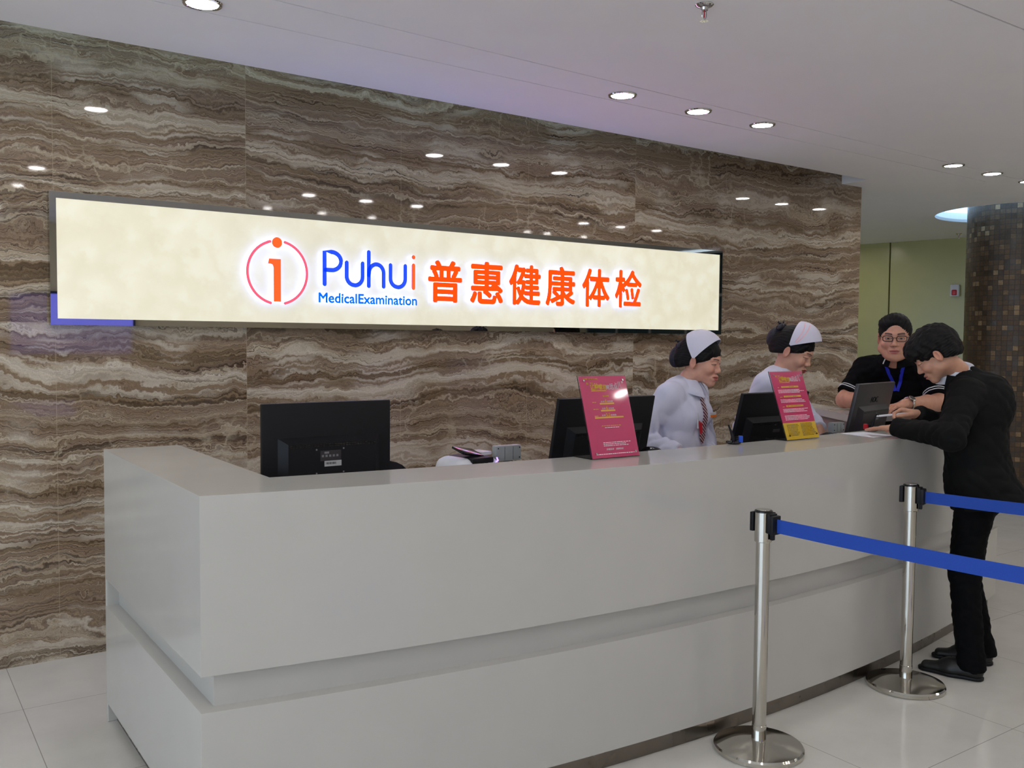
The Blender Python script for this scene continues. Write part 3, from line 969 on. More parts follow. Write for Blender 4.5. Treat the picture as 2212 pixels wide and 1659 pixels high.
# ------------------------------------------------------------------ belt barriers
def stanchion(loc, rz, label):
    t = tag(empty('barrier_post', loc, rz), label, 'barrier post', 'stainless belt barrier posts')
    B().lathe([(0.0, 0.0), (0.166, 0.0), (0.170, 0.004), (0.170, 0.018), (0.165, 0.025), (0.10, 0.036), (0.045, 0.042), (0.034, 0.044), (0.0, 0.044)], n=72).build('base', m_steel, t, 35)
    B().lathe([(0.0, 0.04), (0.0275, 0.04), (0.0275, 0.10), (0.0262, 0.101), (0.0262, 0.815), (0.0, 0.815)], n=40).build('pole', m_steel, t, 35)
    B().lathe([(0.0, 0.81), (0.031, 0.81), (0.033, 0.812), (0.033, 0.924), (0.0, 0.924)], n=40).build('head', m_steel, t, 35)
    B().lathe([(0.0, 0.923), (0.034, 0.923), (0.034, 0.929), (0.030, 0.932), (0.0, 0.932)], n=40).build('top_ring', m_blackgloss, t, 35)
    B().lathe([(0.0, 0.931), (0.028, 0.931), (0.027, 0.934), (0.0, 0.935)], n=40).build('top_cap', m_steel, t, 35)
    b = B()
    for a, l in ((0, 1), (180, 0), (90, 0)):
        mt = Matrix.Rotation(R_(a), 4, 'Z')
        b.box((0.029, -0.024, 0.848), (0.045, 0.024, 0.921), 0.003, mtx=mt)
    b.build('belt_slot', m_black, t, 30)
    b = B().box((0.044, -0.026, 0.844), (0.060, 0.026, 0.915), 0.004)
    b.box((0.036, -0.010, 0.822), (0.050, 0.006, 0.848), 0.003)
    b.build('belt_clip', m_black, t, 30)
    return t
P1, P2 = Vector((2.775, 2.292, 0)), Vector((3.855, 2.352, 0))
E1, E2 = Vector((2.905, 0.70, 0)), Vector((4.29, 0.93, 0))
a1 = math.atan2(E1.y - P1.y, E1.x - P1.x)
a2 = math.atan2(E2.y - P2.y, E2.x - P2.x)
stanchion(P1, a1, 'nearer stainless barrier post with a blue belt, in front of the desk')
stanchion(P2, a2, 'farther stainless barrier post, between the desk and the man in the dark suit')
def belt(A, Bp, label):
    d = (Bp - A).normalized()
    p0, p1 = A + d * 0.0612, Bp - d * 0.0612
    b = B()
    n = 16
    s = Vector((-d.y, d.x, 0)) * 0.0008
    rows = []
    for i in range(n + 1):
        p = p0.lerp(p1, i / n)
        sag = -0.010 * 4 * (i / n) * (1 - i / n)
        rows.append([b.bm.verts.new(p + q + Vector((0, 0, z + sag))) for q in (s, -s) for z in (0.852, 0.904)])
    for r0, r1 in zip(rows, rows[1:]):
        for i, j in ((0, 1), (1, 3), (3, 2), (2, 0)):
            b.bm.faces.new((r0[i], r0[j], r1[j], r1[i]))
    b.bm.faces.new((rows[0][0], rows[0][1], rows[0][3], rows[0][2]))
    b.bm.faces.new((rows[-1][0], rows[-1][1], rows[-1][3], rows[-1][2]))
    return tag(b.build('retractable_belt', m_blue), label, 'belt', 'blue barrier belts')
belt(P1, E1, 'blue barrier belt pulled out from the nearer post, the lower one in view')
belt(P2, E2, 'blue barrier belt pulled out from the farther post, crossing the man in the suit')
stanchion(E1, a1 + math.pi, 'stainless barrier post outside the picture holding the end of the nearer belt')
stanchion(E2, a2 + math.pi, 'stainless barrier post outside the picture holding the end of the farther belt')
# ------------------------------------------------------------------ implicit-surface modeller for people
def V(*a): return np.array(a if len(a) > 1 else a[0], dtype=float)
def unit(v):
    v = np.asarray(v, float)
    return v / np.linalg.norm(v)

class P:
    """one implicit shape: distance function, bounds, how it combines, blend radius"""
    def __init__(self, fn, lo, hi, op='u', k=0.01):
        self.fn, self.lo, self.hi, self.op, self.k = fn, np.minimum(lo, hi), np.maximum(lo, hi), op, k

def cap(a, b, ra, rb=None, op='u', k=0.01):
    a, b = V(a), V(b)
    rb = ra if rb is None else rb
    ba = b - a
    L = max(1e-9, ba @ ba)
    def fn(X, Y, Z):
        px, py, pz = X - a[0], Y - a[1], Z - a[2]
        h = np.clip((px * ba[0] + py * ba[1] + pz * ba[2]) / L, 0, 1)
        return np.sqrt((px - h * ba[0]) ** 2 + (py - h * ba[1]) ** 2 + (pz - h * ba[2]) ** 2) - (ra + (rb - ra) * h)
    m = max(ra, rb)
    return P(fn, np.minimum(a, b) - m, np.maximum(a, b) + m, op, k)

def ell(c, r, rot=None, op='u', k=0.01):
    c, r = V(c), (V(r) if np.ndim(r) else V(r, r, r))
    A = np.eye(3) if rot is None else np.array(rot, float)      # columns are the local axes
    def fn(X, Y, Z):
        x, y, z = X - c[0], Y - c[1], Z - c[2]
        q = [(x * A[0, i] + y * A[1, i] + z * A[2, i]) / r[i] for i in range(3)]
        k0 = np.sqrt(q[0] ** 2 + q[1] ** 2 + q[2] ** 2)
        k1 = np.sqrt((q[0] / r[0]) ** 2 + (q[1] / r[1]) ** 2 + (q[2] / r[2]) ** 2)
        return k0 * (k0 - 1) / np.maximum(k1, 1e-9)
    e = np.sqrt(((A * r) ** 2).sum(1))
    return P(fn, c - e, c + e, op, k)

def ecap(a, b, ra, rb, lat, op='u', k=0.03):
    """capsule of oval section: ra, rb = (half width along lat, half depth)"""
    a, b = V(a), V(b)
    ax = unit(b - a)
    lt = V(lat) - ax * (V(lat) @ ax)
    lt = unit(lt)
    dp = np.cross(ax, lt)
    L = np.linalg.norm(b - a)
    def fn(X, Y, Z):
        x, y, z = X - a[0], Y - a[1], Z - a[2]
        t = x * ax[0] + y * ax[1] + z * ax[2]
        h = np.clip(t / L, 0, 1)
        w = t - h * L
        rl = ra[0] + (rb[0] - ra[0]) * h
        rd = ra[1] + (rb[1] - ra[1]) * h
        u = (x * lt[0] + y * lt[1] + z * lt[2]) / rl
        v = (x * dp[0] + y * dp[1] + z * dp[2]) / rd
        m = np.minimum(rl, rd)
        ww = w / m
        k0 = np.sqrt(u * u + v * v + ww * ww)
        k1 = np.sqrt((u / rl) ** 2 + (v / rd) ** 2 + (ww / m) ** 2)
        return k0 * (k0 - 1) / np.maximum(k1, 1e-9)
    m = max(*ra, *rb)
    return P(fn, np.minimum(a, b) - m, np.maximum(a, b) + m, op, k)

def half(c, nrm, op='i', k=0.002):
    """keep the side the normal points away from"""
    c, nn = V(c), unit(nrm)
    return P(lambda X, Y, Z: (X - c[0]) * nn[0] + (Y - c[1]) * nn[1] + (Z - c[2]) * nn[2], V(-99, -99, -99), V(99, 99, 99), op, k)

def cut(c, d, r):
    """remove what lies beyond the plane through c (normal d) within r of c"""
    c, d = V(c), unit(d)
    def fn(X, Y, Z):
        x, y, z = X - c[0], Y - c[1], Z - c[2]
        return np.maximum(-(x * d[0] + y * d[1] + z * d[2]), np.sqrt(x * x + y * y + z * z) - r)
    return P(fn, c - r, c + r, 's', 0.004)

def disp(fn, amp):
    return P(fn, V(-99, -99, -99), V(99, 99, 99), 'd', amp)

def smin(a, b, k):
    h = np.clip(0.5 + 0.5 * (b - a) / k, 0, 1)
    return b + (a - b) * h - k * h * (1 - h)

def combine(F, d, p):
    if p.op == 'u':
        return smin(F, d, p.k)
    if p.op == 's':
        return -smin(-F, d, p.k)
    if p.op == 'i':
        return -smin(-F, -d, p.k)
    return F + d * p.k

def sdf(prims, X, Y, Z):
    F = np.full(np.broadcast(X, Y, Z).shape, 1.0)
    for p in prims:
        F = combine(F, p.fn(X, Y, Z), p)
    return F

def field(prims, lo, hi, res):
    lo, hi = V(lo), V(hi)
    nn = np.ceil((hi - lo) / res).astype(int) + 1
    ax = [lo[i] + res * np.arange(nn[i]) for i in range(3)]
    F = np.full(nn, 1.0, dtype=np.float32)
    for p in prims:
        mg = (p.k if p.op != 'd' else 0) + 4 * res + 0.012
        i0 = np.maximum(0, np.floor((p.lo - mg - lo) / res).astype(int))
        i1 = np.minimum(nn, np.ceil((p.hi + mg - lo) / res).astype(int) + 1)
        if (i1 <= i0).any():
            continue
        sl = tuple(slice(i0[q], i1[q]) for q in range(3))
        X, Y, Z = (ax[0][sl[0]][:, None, None], ax[1][sl[1]][None, :, None], ax[2][sl[2]][None, None, :])
        F[sl] = combine(F[sl], p.fn(X, Y, Z), p)
    return F, lo, nn

def surface(prims, res, pad=0.02, lo=None, hi=None):
    """naive surface nets over the field of prims -> verts, quads"""
    us = [p for p in prims if p.op == 'u']
    if lo is None:
        lo = np.min([p.lo for p in us], axis=0) - pad
        hi = np.max([p.hi for p in us], axis=0) + pad
    F, o, nn = field(prims, lo, hi, res)
    F[0], F[-1], F[:, 0], F[:, -1], F[:, :, 0], F[:, :, -1] = (1.0,) * 6
    s = F < 0
    c = [s[:-1, :-1, :-1], s[1:, :-1, :-1], s[:-1, 1:, :-1], s[1:, 1:, :-1], s[:-1, :-1, 1:], s[1:, :-1, 1:], s[:-1, 1:, 1:], s[1:, 1:, 1:]]
    cnt = sum(x.astype(np.int8) for x in c)
    act = (cnt > 0) & (cnt < 8)
    idx = np.argwhere(act)
    ids = np.full(act.shape, -1, dtype=np.int64)
    ids[tuple(idx.T)] = np.arange(len(idx))
    corner = np.array([(i & 1, (i >> 1) & 1, i >> 2) for i in range(8)])
    vals = np.stack([F[tuple((idx + q).T)] for q in corner], 1).astype(float)
    acc = np.zeros((len(idx), 3))
    num = np.zeros(len(idx))
    for a in range(8):
        for bit in range(3):
            b = a | (1 << bit)
            if b == a:
                continue
            va, vb = vals[:, a], vals[:, b]
            m = (va < 0) != (vb < 0)
            t = np.where(m, va / np.where(m, va - vb, 1), 0)
            pt = corner[a] + t[:, None] * (corner[b] - corner[a])
            acc += np.where(m[:, None], pt, 0)
            num += m
    vts = o + (idx + acc / np.maximum(num, 1)[:, None]) * res
    quads = []
    for d in range(3):
        e1, e2 = (d + 1) % 3, (d + 2) % 3
        sl0, sl1 = [slice(None)] * 3, [slice(None)] * 3
        sl0[d], sl1[d] = slice(0, -1), slice(1, None)
        x = s[tuple(sl0)] != s[tuple(sl1)]
        e = np.argwhere(x)
        e = e[(e[:, e1] > 0) & (e[:, e2] > 0) & (e[:, e1] < nn[e1] - 1) & (e[:, e2] < nn[e2] - 1)]
        def cell(o1, o2):
            q = e.copy()
            q[:, e1] -= o1
            q[:, e2] -= o2
            return ids[tuple(q.T)]
        q = np.stack([cell(1, 1), cell(0, 1), cell(0, 0), cell(1, 0)], 1)
        ins = s[tuple(e.T)]
        q = np.where(ins[:, None], q, q[:, ::-1])
        quads.append(q)
    return vts, np.concatenate(quads)

def to_mesh(name, parts, mat, parent=None):
    """parts: list of (verts, quads, colours or None) -> one smooth mesh object"""
    vs, fs, cs, off = [], [], [], 0
    for v, q, c in parts:
        vs.append(v)
        fs.append(q + off)
        cs.append(c if c is not None else np.ones((len(v), 3)))
        off += len(v)
    v, f, c = np.concatenate(vs), np.concatenate(fs), np.concatenate(cs)
    me = bpy.data.meshes.new(name)
    me.vertices.add(len(v))
    me.vertices.foreach_set('co', v.astype(np.float32).ravel())
    me.loops.add(f.size)
    me.loops.foreach_set('vertex_index', f.astype(np.int32).ravel())
    me.polygons.add(len(f))
    me.polygons.foreach_set('loop_start', np.arange(0, f.size, 4, dtype=np.int32))
    me.polygons.foreach_set('loop_total', np.full(len(f), 4, dtype=np.int32))
    me.polygons.foreach_set('use_smooth', np.ones(len(f), dtype=bool))
    at = me.color_attributes.new('tone', 'FLOAT_COLOR', 'POINT')
    at.data.foreach_set('color', np.concatenate([c, np.ones((len(c), 1))], 1).astype(np.float32).ravel())
    me.update()
    me.validate()
    return link(name, me, mat, parent)

def frame(fwd, up=(0, 0, 1)):
    """columns right, forward, up"""
    f = unit(fwd)
    u = V(up) - f * (V(up) @ f)
    u = unit(u)
    return np.stack([np.cross(f, u), f, u], 1)

def head_frame(yaw_dir, pitch, roll=0.0):
    """yaw_dir horizontal heading, pitch > 0 looks down, roll > 0 leans the crown to the person's right"""
    f0 = unit((yaw_dir[0], yaw_dir[1], 0))
    c, s = math.cos(pitch), math.sin(pitch)
    f = f0 * c - V(0, 0, 1) * s
    u = f0 * s + V(0, 0, 1) * c
    r = np.cross(f, u)
    cr, sr = math.cos(roll), math.sin(roll)
    return np.stack([r * cr - u * sr, f, u * cr + r * sr], 1)

def skin_material(name, rgb):
    k = NT(name)
    at = k.n('ShaderNodeAttribute', attribute_name='tone')
    nf = k.noise(k.xyz()[0], scale=60, detail=3)
    c = k.mix(1.0, at.outputs['Color'], k.ramp(nf, [(0.3, (0.95, 0.94, 0.93, 1)), (0.7, (1.03, 1.02, 1.02, 1))]), 'MULTIPLY')
    k.l(c, k.b.inputs['Base Color'])
    k.b.inputs['Roughness'].default_value = 0.48
    k.b.inputs['Subsurface Weight'].default_value = 0.08
    k.b.inputs['Subsurface Radius'].default_value = (0.012, 0.004, 0.002)
    k.b.inputs['Subsurface Scale'].default_value = 0.4
    return k.m

def sstep(a, b, x):
    t = np.clip((x - a) / (b - a), 0, 1)
    return t * t * (3 - 2 * t)

def head(skin, lips, female=True, wide=1.0, eye=0.3, smile=0.0, brow=1.0, heavy=0.0, neck=0.05, neck_end=(0, -0.045, -0.17)):
    """head and neck in its own frame (x right, y forward, z up, origin between the ears); returns verts, quads, colours"""
    jw = 0.84 if female else 1.0
    jr = 0.021 if female else 0.024
    p = [ell((0, -0.018, 0.030), (0.074, 0.094, 0.083), k=0.01),
         ell((0, 0.028, 0.030), (0.062, 0.056, 0.060), k=0.02),
         ell((0, 0.026, -0.030), (0.060 + heavy * 0.010, 0.058, 0.070), k=0.02),
         cap((-0.043 * jw - heavy * 0.010, 0.012, -0.062), (-0.008, 0.064, -0.096), jr + heavy * 0.012, 0.018 + heavy * 0.004, k=0.02),
         cap((0.043 * jw + heavy * 0.010, 0.012, -0.062), (0.008, 0.064, -0.096), jr + heavy * 0.012, 0.018 + heavy * 0.004, k=0.02),
         ell((0, 0.070, -0.100), (0.018, 0.016, 0.015), k=0.015)]
    for s in (-1, 1):
        p += [ell((s * 0.036, 0.058, -0.032 + 0.004 * smile), (0.025 + heavy * 0.006, 0.026, 0.024), k=0.015),
              cap((s * 0.010, 0.083, 0.020), (s * 0.042, 0.070, 0.020), 0.009, 0.008, k=0.012),
              ell((s * 0.031, 0.099, 0.001), (0.019, 0.015, 0.012), op='s', k=0.012),
              ell((s * 0.031, 0.0735, -0.001), (0.0145, 0.0135, 0.0125), k=0.004),
              cap((s * 0.0195, 0.084, 0.0045), (s * 0.043, 0.078, 0.0035), 0.0035, 0.0035, k=0.005)]
    nr, ny = (0.0092, 0.0935) if female else (0.0110, 0.097)
    p += [cap((0, 0.078, 0.010), (0, ny, -0.027), 0.0075 if female else 0.0085, nr, k=0.012),
          ell((0, ny + 0.0025, -0.033), (0.0115 if female else 0.0135, nr + 0.0012, 0.0095), k=0.008)]
    for s in (-1, 1):
        p += [ell((s * 0.0130, 0.090, -0.037), (0.009, 0.010, 0.0075), k=0.006)]
    mw = 0.021 + 0.006 * smile
    mz = -0.069
    p += [ell((0, 0.078, mz), (0.030, 0.017, 0.020), k=0.015),
          cap((-mw * 0.8, 0.085, mz + 0.0035 + 0.004 * smile), (0, 0.0945, mz + 0.005), 0.0045, 0.006, k=0.006),
          cap((mw * 0.8, 0.085, mz + 0.0035 + 0.004 * smile), (0, 0.0945, mz + 0.005), 0.0045, 0.006, k=0.006),
          cap((-mw * 0.6, 0.086, mz - 0.005), (mw * 0.6, 0.086, mz - 0.005), 0.0065, k=0.008),
          ell((0, 0.092, mz - 0.006), (0.013, 0.008, 0.0058), k=0.006)]
    for s in (-1, 1):
        p.append(cap((0, 0.1005, mz - 0.0005), (s * (mw + 0.003), 0.086, mz + 0.004 * smile), 0.0022, 0.0018, op='s', k=0.004))
        p.append(ell((s * 0.006, 0.094, -0.0435), (0.0035, 0.005, 0.003), op='s', k=0.003))
    for s in (-1, 1):      # ears
        e = frame((0.25 * s, -0.95, 0.15), (0.0, 0.1, 1))
        p += [ell((s * 0.077, -0.014, -0.012), (0.009, 0.0185, 0.031), rot=frame((s * 0.35, 1, 0.0), (0, -0.18, 1)), k=0.006),
              ell((s * 0.0865, -0.008, -0.008), (0.006, 0.010, 0.018), rot=frame((s * 0.35, 1, 0.0), (0, -0.18, 1)), op='s', k=0.005)]
    p += [cap((0, -0.022, -0.055), neck_end, neck, neck * 1.12, k=0.03)]
    if heavy:
        p += [ell((0, 0.030, -0.105), (0.045, 0.040, 0.022), k=0.03)]
    v, q = surface(p, 0.0026, pad=0.015)
    x, y, z = v.T
    sk = np.array(lin(skin)[:3])
    C_ = np.tile(sk, (len(v), 1))
    def paint(w, rgb):
        nonlocal C_
        C_ = C_ * (1 - w[:, None]) + np.array(lin(rgb)[:3]) * w[:, None]
    ax = np.abs(x)
    # cheeks, nose and ears a little redder
    paint(0.28 * np.exp(-(((ax - 0.040) / 0.02) ** 2 + ((z + 0.035) / 0.018) ** 2)) * (y > 0.03), (205, 128, 112))
    paint(0.30 * sstep(0.070, 0.076, ax) * (y < 0.03), (205, 120, 100))
    zc = mz + 0.0 + smile * 0.004 * (ax / 0.024) ** 2
    ew = ((x / (mw + 0.002)) ** 2 + ((z - zc + 0.0015) / 0.0115) ** 2)
    paint((1 - sstep(0.75, 1.1, ew)) * (y > 0.072) * 0.95, lips)
    paint((1 - sstep(0.0005, 0.0022, np.abs(z - (mz - 0.0005 + 0.004 * smile * (ax / 0.024) ** 2)))) * (ax < mw + 0.003) * (y > 0.07) * 0.8, (70, 24, 24))
    # eyebrows
    bz = 0.0235 + 0.004 * np.sin(np.clip((ax - 0.012) / 0.038, 0, 1) * 2.4) - 0.003
    bw = (1 - sstep(0.0026 * brow, 0.0046 * brow, np.abs(z - bz))) * sstep(0.010, 0.014, ax) * (1 - sstep(0.044, 0.052, ax)) * (y > 0.04)
    paint(bw * 0.9, (34, 26, 24))
    # eyes
    ex = (ax - 0.031) / 0.0145
    lid = np.sqrt(np.clip(1 - ex ** 2, 0, 1))
    top, bot = -0.002 + 0.0072 * eye * lid, -0.002 - 0.0055 * eye * lid
    inside = (np.abs(ex) < 1) & (z < top) & (z > bot) & (y > 0.05)
    paint(inside * 0.9, (205, 196, 188))
    ir = np.sqrt((ax - 0.031) ** 2 + (z + 0.0015) ** 2)
    paint(inside * (1 - sstep(0.0048, 0.0064, ir)), (26, 18, 16))
    paint((1 - sstep(0.0008, 0.0026, np.abs(z - top))) * (np.abs(ex) < 1.08) * (y > 0.05) * 0.92, (24, 17, 16))
    paint((1 - sstep(0.0006, 0.0018, np.abs(z - bot))) * (np.abs(ex) < 1.0) * (y > 0.05) * 0.35 * (eye > 0.4), (80, 50, 44))
    # nostrils
    paint((1 - sstep(0.0022, 0.0042, np.sqrt((ax - 0.006) ** 2 + ((z + 0.0435)) ** 2))) * (y > 0.085) * 0.7, (90, 50, 44))
    return v * [wide, 1, 1], q, C_

def hand(skin, curls, side, thumb=(0.55, 0.75, -0.25), thumb_curl=0.3, spread=0.06, forearm=None, size=1.0):
    """hand in its own frame: wrist at the origin, fingers along +y, back of the hand +z; side=+1 puts the thumb at +x"""
    p = [cap((0, -0.012, 0), (0, 0.012, 0), 0.0255, 0.024, k=0.01),
         ecap((0, 0.012, 0), (0, 0.075, 0), (0.029, 0.015), (0.038, 0.0125), (1, 0, 0), k=0.012),
         ell((side * 0.022, 0.030, -0.006), (0.016, 0.026, 0.013), k=0.012),
         ell((-side * 0.024, 0.035, -0.005), (0.012, 0.030, 0.011), k=0.012)]
    lens = [(0.040, 0.024, 0.020), (0.044, 0.028, 0.021), (0.041, 0.026, 0.021), (0.033, 0.020, 0.018)]
    bx = [0.0285, 0.0098, -0.0090, -0.0265]
    by = [0.082, 0.087, 0.084, 0.076]
    nails = []
    for i in range(4):
        c = V(side * bx[i], by[i], 0.0)
        yaw = -side * (i - 1.3) * spread * -1
        ang = 0.0
        r = (0.0088, 0.0080, 0.0072, 0.0062) if i < 3 else (0.0078, 0.0070, 0.0063, 0.0055)
        p.append(cap(c - V(0, 0.02, 0), c, 0.0085, r[0], k=0.006))
        for j in range(3):
            ang += curls[i][j]
            d = V(math.sin(-yaw) * math.cos(ang) * -1, math.cos(yaw) * math.cos(ang), -math.sin(ang))
            e = c + d * lens[i][j]
            p.append(cap(c, e, r[j], r[j + 1], k=0.0025))
            if j == 2:
                nails.append((e - d * 0.006 + V(0, math.sin(ang), math.cos(ang)) * 0.0055, 0.0052))
            c = e
    d = unit((side * thumb[0], thumb[1], thumb[2]))
    c = V(side * 0.020, 0.012, -0.006)
    ls, rs = (0.040, 0.032, 0.026), (0.0135, 0.0105, 0.0095, 0.0075)
    for j in range(3):
        e = c + d * ls[j]
        p.append(cap(c, e, rs[j], rs[j + 1], k=0.006 if j == 0 else 0.003))
        c = e
        d = unit(d + V(-side * thumb_curl, 0.15, 0))
    v, q = surface(p, 0.0021, pad=0.012)
    sk = np.array(lin(skin)[:3])
    C_ = np.tile(sk, (len(v), 1))
    for c, r in nails:
        w = 1 - sstep(r * 0.7, r * 1.1, np.linalg.norm(v - c, axis=1))
        C_ = C_ * (1 - 0.45 * w[:, None]) + np.array(lin((236, 190, 180))[:3]) * 0.45 * w[:, None]
    w = np.exp(-((v[:, 1] - 0.15) / 0.03) ** 2) * 0.25
    C_ = C_ * (1 - w[:, None]) + np.array(lin((210, 130, 115))[:3]) * w[:, None]
    return v * size, q, C_

def place(vqc, A, o):
    return (vqc[0] @ np.asarray(A).T + V(o), vqc[1], vqc[2])

def xform(prims, A, o):
    """move prims from a local frame to world: wrap their functions"""
    A, o = np.asarray(A, float), V(o)
    out = []
    for p in prims:
        def fn(X, Y, Z, p=p):
            x, y, z = X - o[0], Y - o[1], Z - o[2]
            return p.fn(*(x * A[0, i] + y * A[1, i] + z * A[2, i] for i in range(3)))
        if p.op in 'id' or p.hi[0] > 50:
            lo, hi = V(-99, -99, -99), V(99, 99, 99)
        else:
            cs = np.array([[(p.lo, p.hi)[(i >> j) & 1][j] for j in range(3)] for i in range(8)]) @ A.T + o
            lo, hi = cs.min(0), cs.max(0)
        out.append(P(fn, lo, hi, p.op, p.k))
    return out

def folds(freq=(22, 26, 14), seed=0.0):
    a, b, c = [3.4 * q for q in freq]
    def fn(X, Y, Z):
        w = np.sin(X * a * 0.6 + Z * c * 0.7 + seed) * 1.5 + np.sin(Y * b * 0.5 - Z * c * 0.4 + seed * 2)
        r1 = 1 - 2 * np.abs(np.sin(0.5 * (X * a + Z * c * 1.8 + w + seed)))
        r2 = 1 - 2 * np.abs(np.sin(0.5 * (Y * b * 1.2 + Z * c * 2.3 - w * 1.3 + seed * 3)))
        big = np.sin(X * a * 0.35 + Y * b * 0.3 - Z * c * 0.5 + seed)
        return 0.45 * r1 + 0.4 * r2 + 0.4 * big + 0.2 * np.sin((X + Y) * a * 1.9 - Z * c * 3.1 + w)
    return fn

def strand_noise(X, Y, Z):
    t = np.arctan2(X, Z + 0.02)
    return (np.sin(t * 46 + Y * 22 + np.sin(Y * 60) * 0.8) + 0.6 * np.sin(t * 83 - Y * 35) + 0.5 * np.sin(Y * 130 + t * 12)) / 2.1

def on_surface(prims, start, d, maxd=0.5):
    """walk from start along d until the surface is met"""
    d = unit(d)
    t = np.linspace(0, maxd, 401)
    q = V(start) + t[:, None] * d
    s = sdf(prims, q[:, 0], q[:, 1], q[:, 2])
    i = np.argmax(s < 0)
    return q[max(0, i)] if (s < 0).any() else None

def ribbon(name, pts, nrm, width, thick, mat, parent, widths=None):
    """flat strip along pts; nrm = outward normal per point"""
    n = len(pts)
    b = bmesh.new()
    rows = []
    for i in range(n):
        a, c = V(pts[max(0, i - 1)]), V(pts[min(n - 1, i + 1)])
        t = unit(c - a)
        nn = unit(nrm[i] if np.ndim(nrm) > 1 else nrm)
        s = unit(np.cross(t, nn))
        nn = np.cross(s, t)
        w = (widths[i] if widths is not None else width) / 2
        p = V(pts[i])
        rows.append([b.verts.new(p + s * w * a_ + nn * z_) for a_, z_ in ((-1, 0), (0, thick * 0.4), (1, 0), (1, thick), (0, thick * 1.4), (-1, thick))])
    for r0, r1 in zip(rows, rows[1:]):
        for k in range(6):
            j = (k + 1) % 6
            b.faces.new((r0[k], r0[j], r1[j], r1[k]))
    b.faces.new(rows[0][::-1])
    b.faces.new(rows[-1])
    bmesh.ops.recalc_face_normals(b, faces=b.faces)
    me = bpy.data.meshes.new(name)
    b.to_mesh(me)
    b.free()
    me.polygons.foreach_set('use_smooth', [True] * len(me.polygons))
    me.set_sharp_from_angle(angle=math.radians(50))
    return link(name, me, mat, parent)

def collar(name, c, A, r_in, height, r_out, drop, mat, parent, gap=0.35, point=0.0, thick=0.004, n=40, fall=0.0):
    """folded collar round a neck: c neck centre, A frame (right, forward, up), r = (half width, half depth)"""
    b = bmesh.new()
    rows = []
    A = np.asarray(A)
    for i in range(n + 1):
        u = i / n
        th = gap + (2 * math.pi - 2 * gap) * u          # 0 = front
        e = min(u, 1 - u)
        near = max(0.0, 1 - e / 0.16)
        sx, cy = math.sin(th), math.cos(th)
        dr = drop + point * near
        ro = (r_out[0] + 0.25 * point * near, r_out[1] + 0.35 * point * near)
        prof = [(r_in[0], r_in[1], -0.01), (r_in[0] + 0.001, r_in[1] + 0.001, height), (r_in[0] + 0.006, r_in[1] + 0.006, height + 0.003),
                (ro[0] * 0.55 + r_in[0] * 0.5, ro[1] * 0.55 + r_in[1] * 0.5, height - dr * 0.42), (ro[0], ro[1], height - dr),
                (ro[0] - 0.002, ro[1] - 0.002, height - dr - thick), (r_in[0] + thick + 0.002, r_in[1] + thick + 0.002, height - dr * 0.5)]
        row = []
        for rx, ry, z in prof:
            q = V(sx * rx, cy * ry, z - fall * max(0, cy))
            row.append(b.verts.new(V(c) + A @ q))
        rows.append(row)
    m = len(rows[0])
    for r0, r1 in zip(rows, rows[1:]):
        for k in range(m):
            j = (k + 1) % m
            b.faces.new((r0[k], r0[j], r1[j], r1[k]))
    b.faces.new(rows[0])
    b.faces.new(rows[-1][::-1])
    bmesh.ops.recalc_face_normals(b, faces=b.faces)
    me = bpy.data.meshes.new(name)
    b.to_mesh(me)
    b.free()
    me.polygons.foreach_set('use_smooth', [True] * len(me.polygons))
    me.set_sharp_from_angle(angle=math.radians(60))
    return link(name, me, mat, parent)

def leg_prims(h, kn, an, r=(0.078, 0.054, 0.040)):
    return [cap(h, kn, r[0], r[1], k=0.03), cap(kn, an, r[1], r[2], k=0.02)]

def foot_prims(heel, toe, h=0.05):
    heel, toe = V(heel), V(toe)
    d = unit(toe - heel)
    return heel, toe, d

def shoe(name, heel, toe, mat, parent, width=0.046, laces=True):
    """leather shoe from heel point to toe point on the floor"""
    heel, toe = V(heel), V(toe)
    heel[2] = toe[2] = 0.0
    d = unit(toe - heel)
    L = np.linalg.norm(toe - heel)
    s = V(d[1], -d[0], 0)
    A_ = np.stack([s, d, V(0, 0, 1)], 1)
    def at(t, z, o=0.0): return heel + d * (L * t) + s * o + V(0, 0, z)
    p = [ecap(at(0.14, 0.030), at(0.50, 0.030), (0.036, 0.030), (0.040, 0.030), s, k=0.02),
         ecap(at(0.50, 0.030), at(0.88, 0.024), (0.045, 0.030), (0.034, 0.022), s, k=0.03),
         ell(at(0.17, 0.055), (0.034, 0.042, 0.040), rot=A_, k=0.03),
         ell(at(0.42, 0.052), (0.034, 0.070, 0.034), rot=A_, k=0.03),
         half((0, 0, 0.014), (0, 0, -1), k=0.004)]
    v, q = surface(p, 0.004, pad=0.02)
    o = to_mesh(name, [(v, q, None)], mat, parent)
    sp = [ecap(at(0.14, 0.012), at(0.50, 0.012), (0.038, 0.05), (0.041, 0.05), s, k=0.02), ecap(at(0.50, 0.012), at(0.88, 0.012), (0.046, 0.05), (0.036, 0.04), s, k=0.03),
          half((0, 0, 0.018), (0, 0, 1), k=0.003), half((0, 0, 0.0008), (0, 0, -1), k=0.001)]
    v, q = surface(sp, 0.004, pad=0.02)
    to_mesh('sole', [(v, q, None)], m_black, o)
    if laces:
        b = B()
        for t in (0.50, 0.56, 0.62):
            z = 0.085 - (t - 0.5) * 0.16
            b.tube([at(t, z - 0.010, -0.022), at(t, z, 0.0), at(t, z - 0.010, 0.022)], 0.0025, 6)
        b.build('laces', m_black, o, 40)
    return o
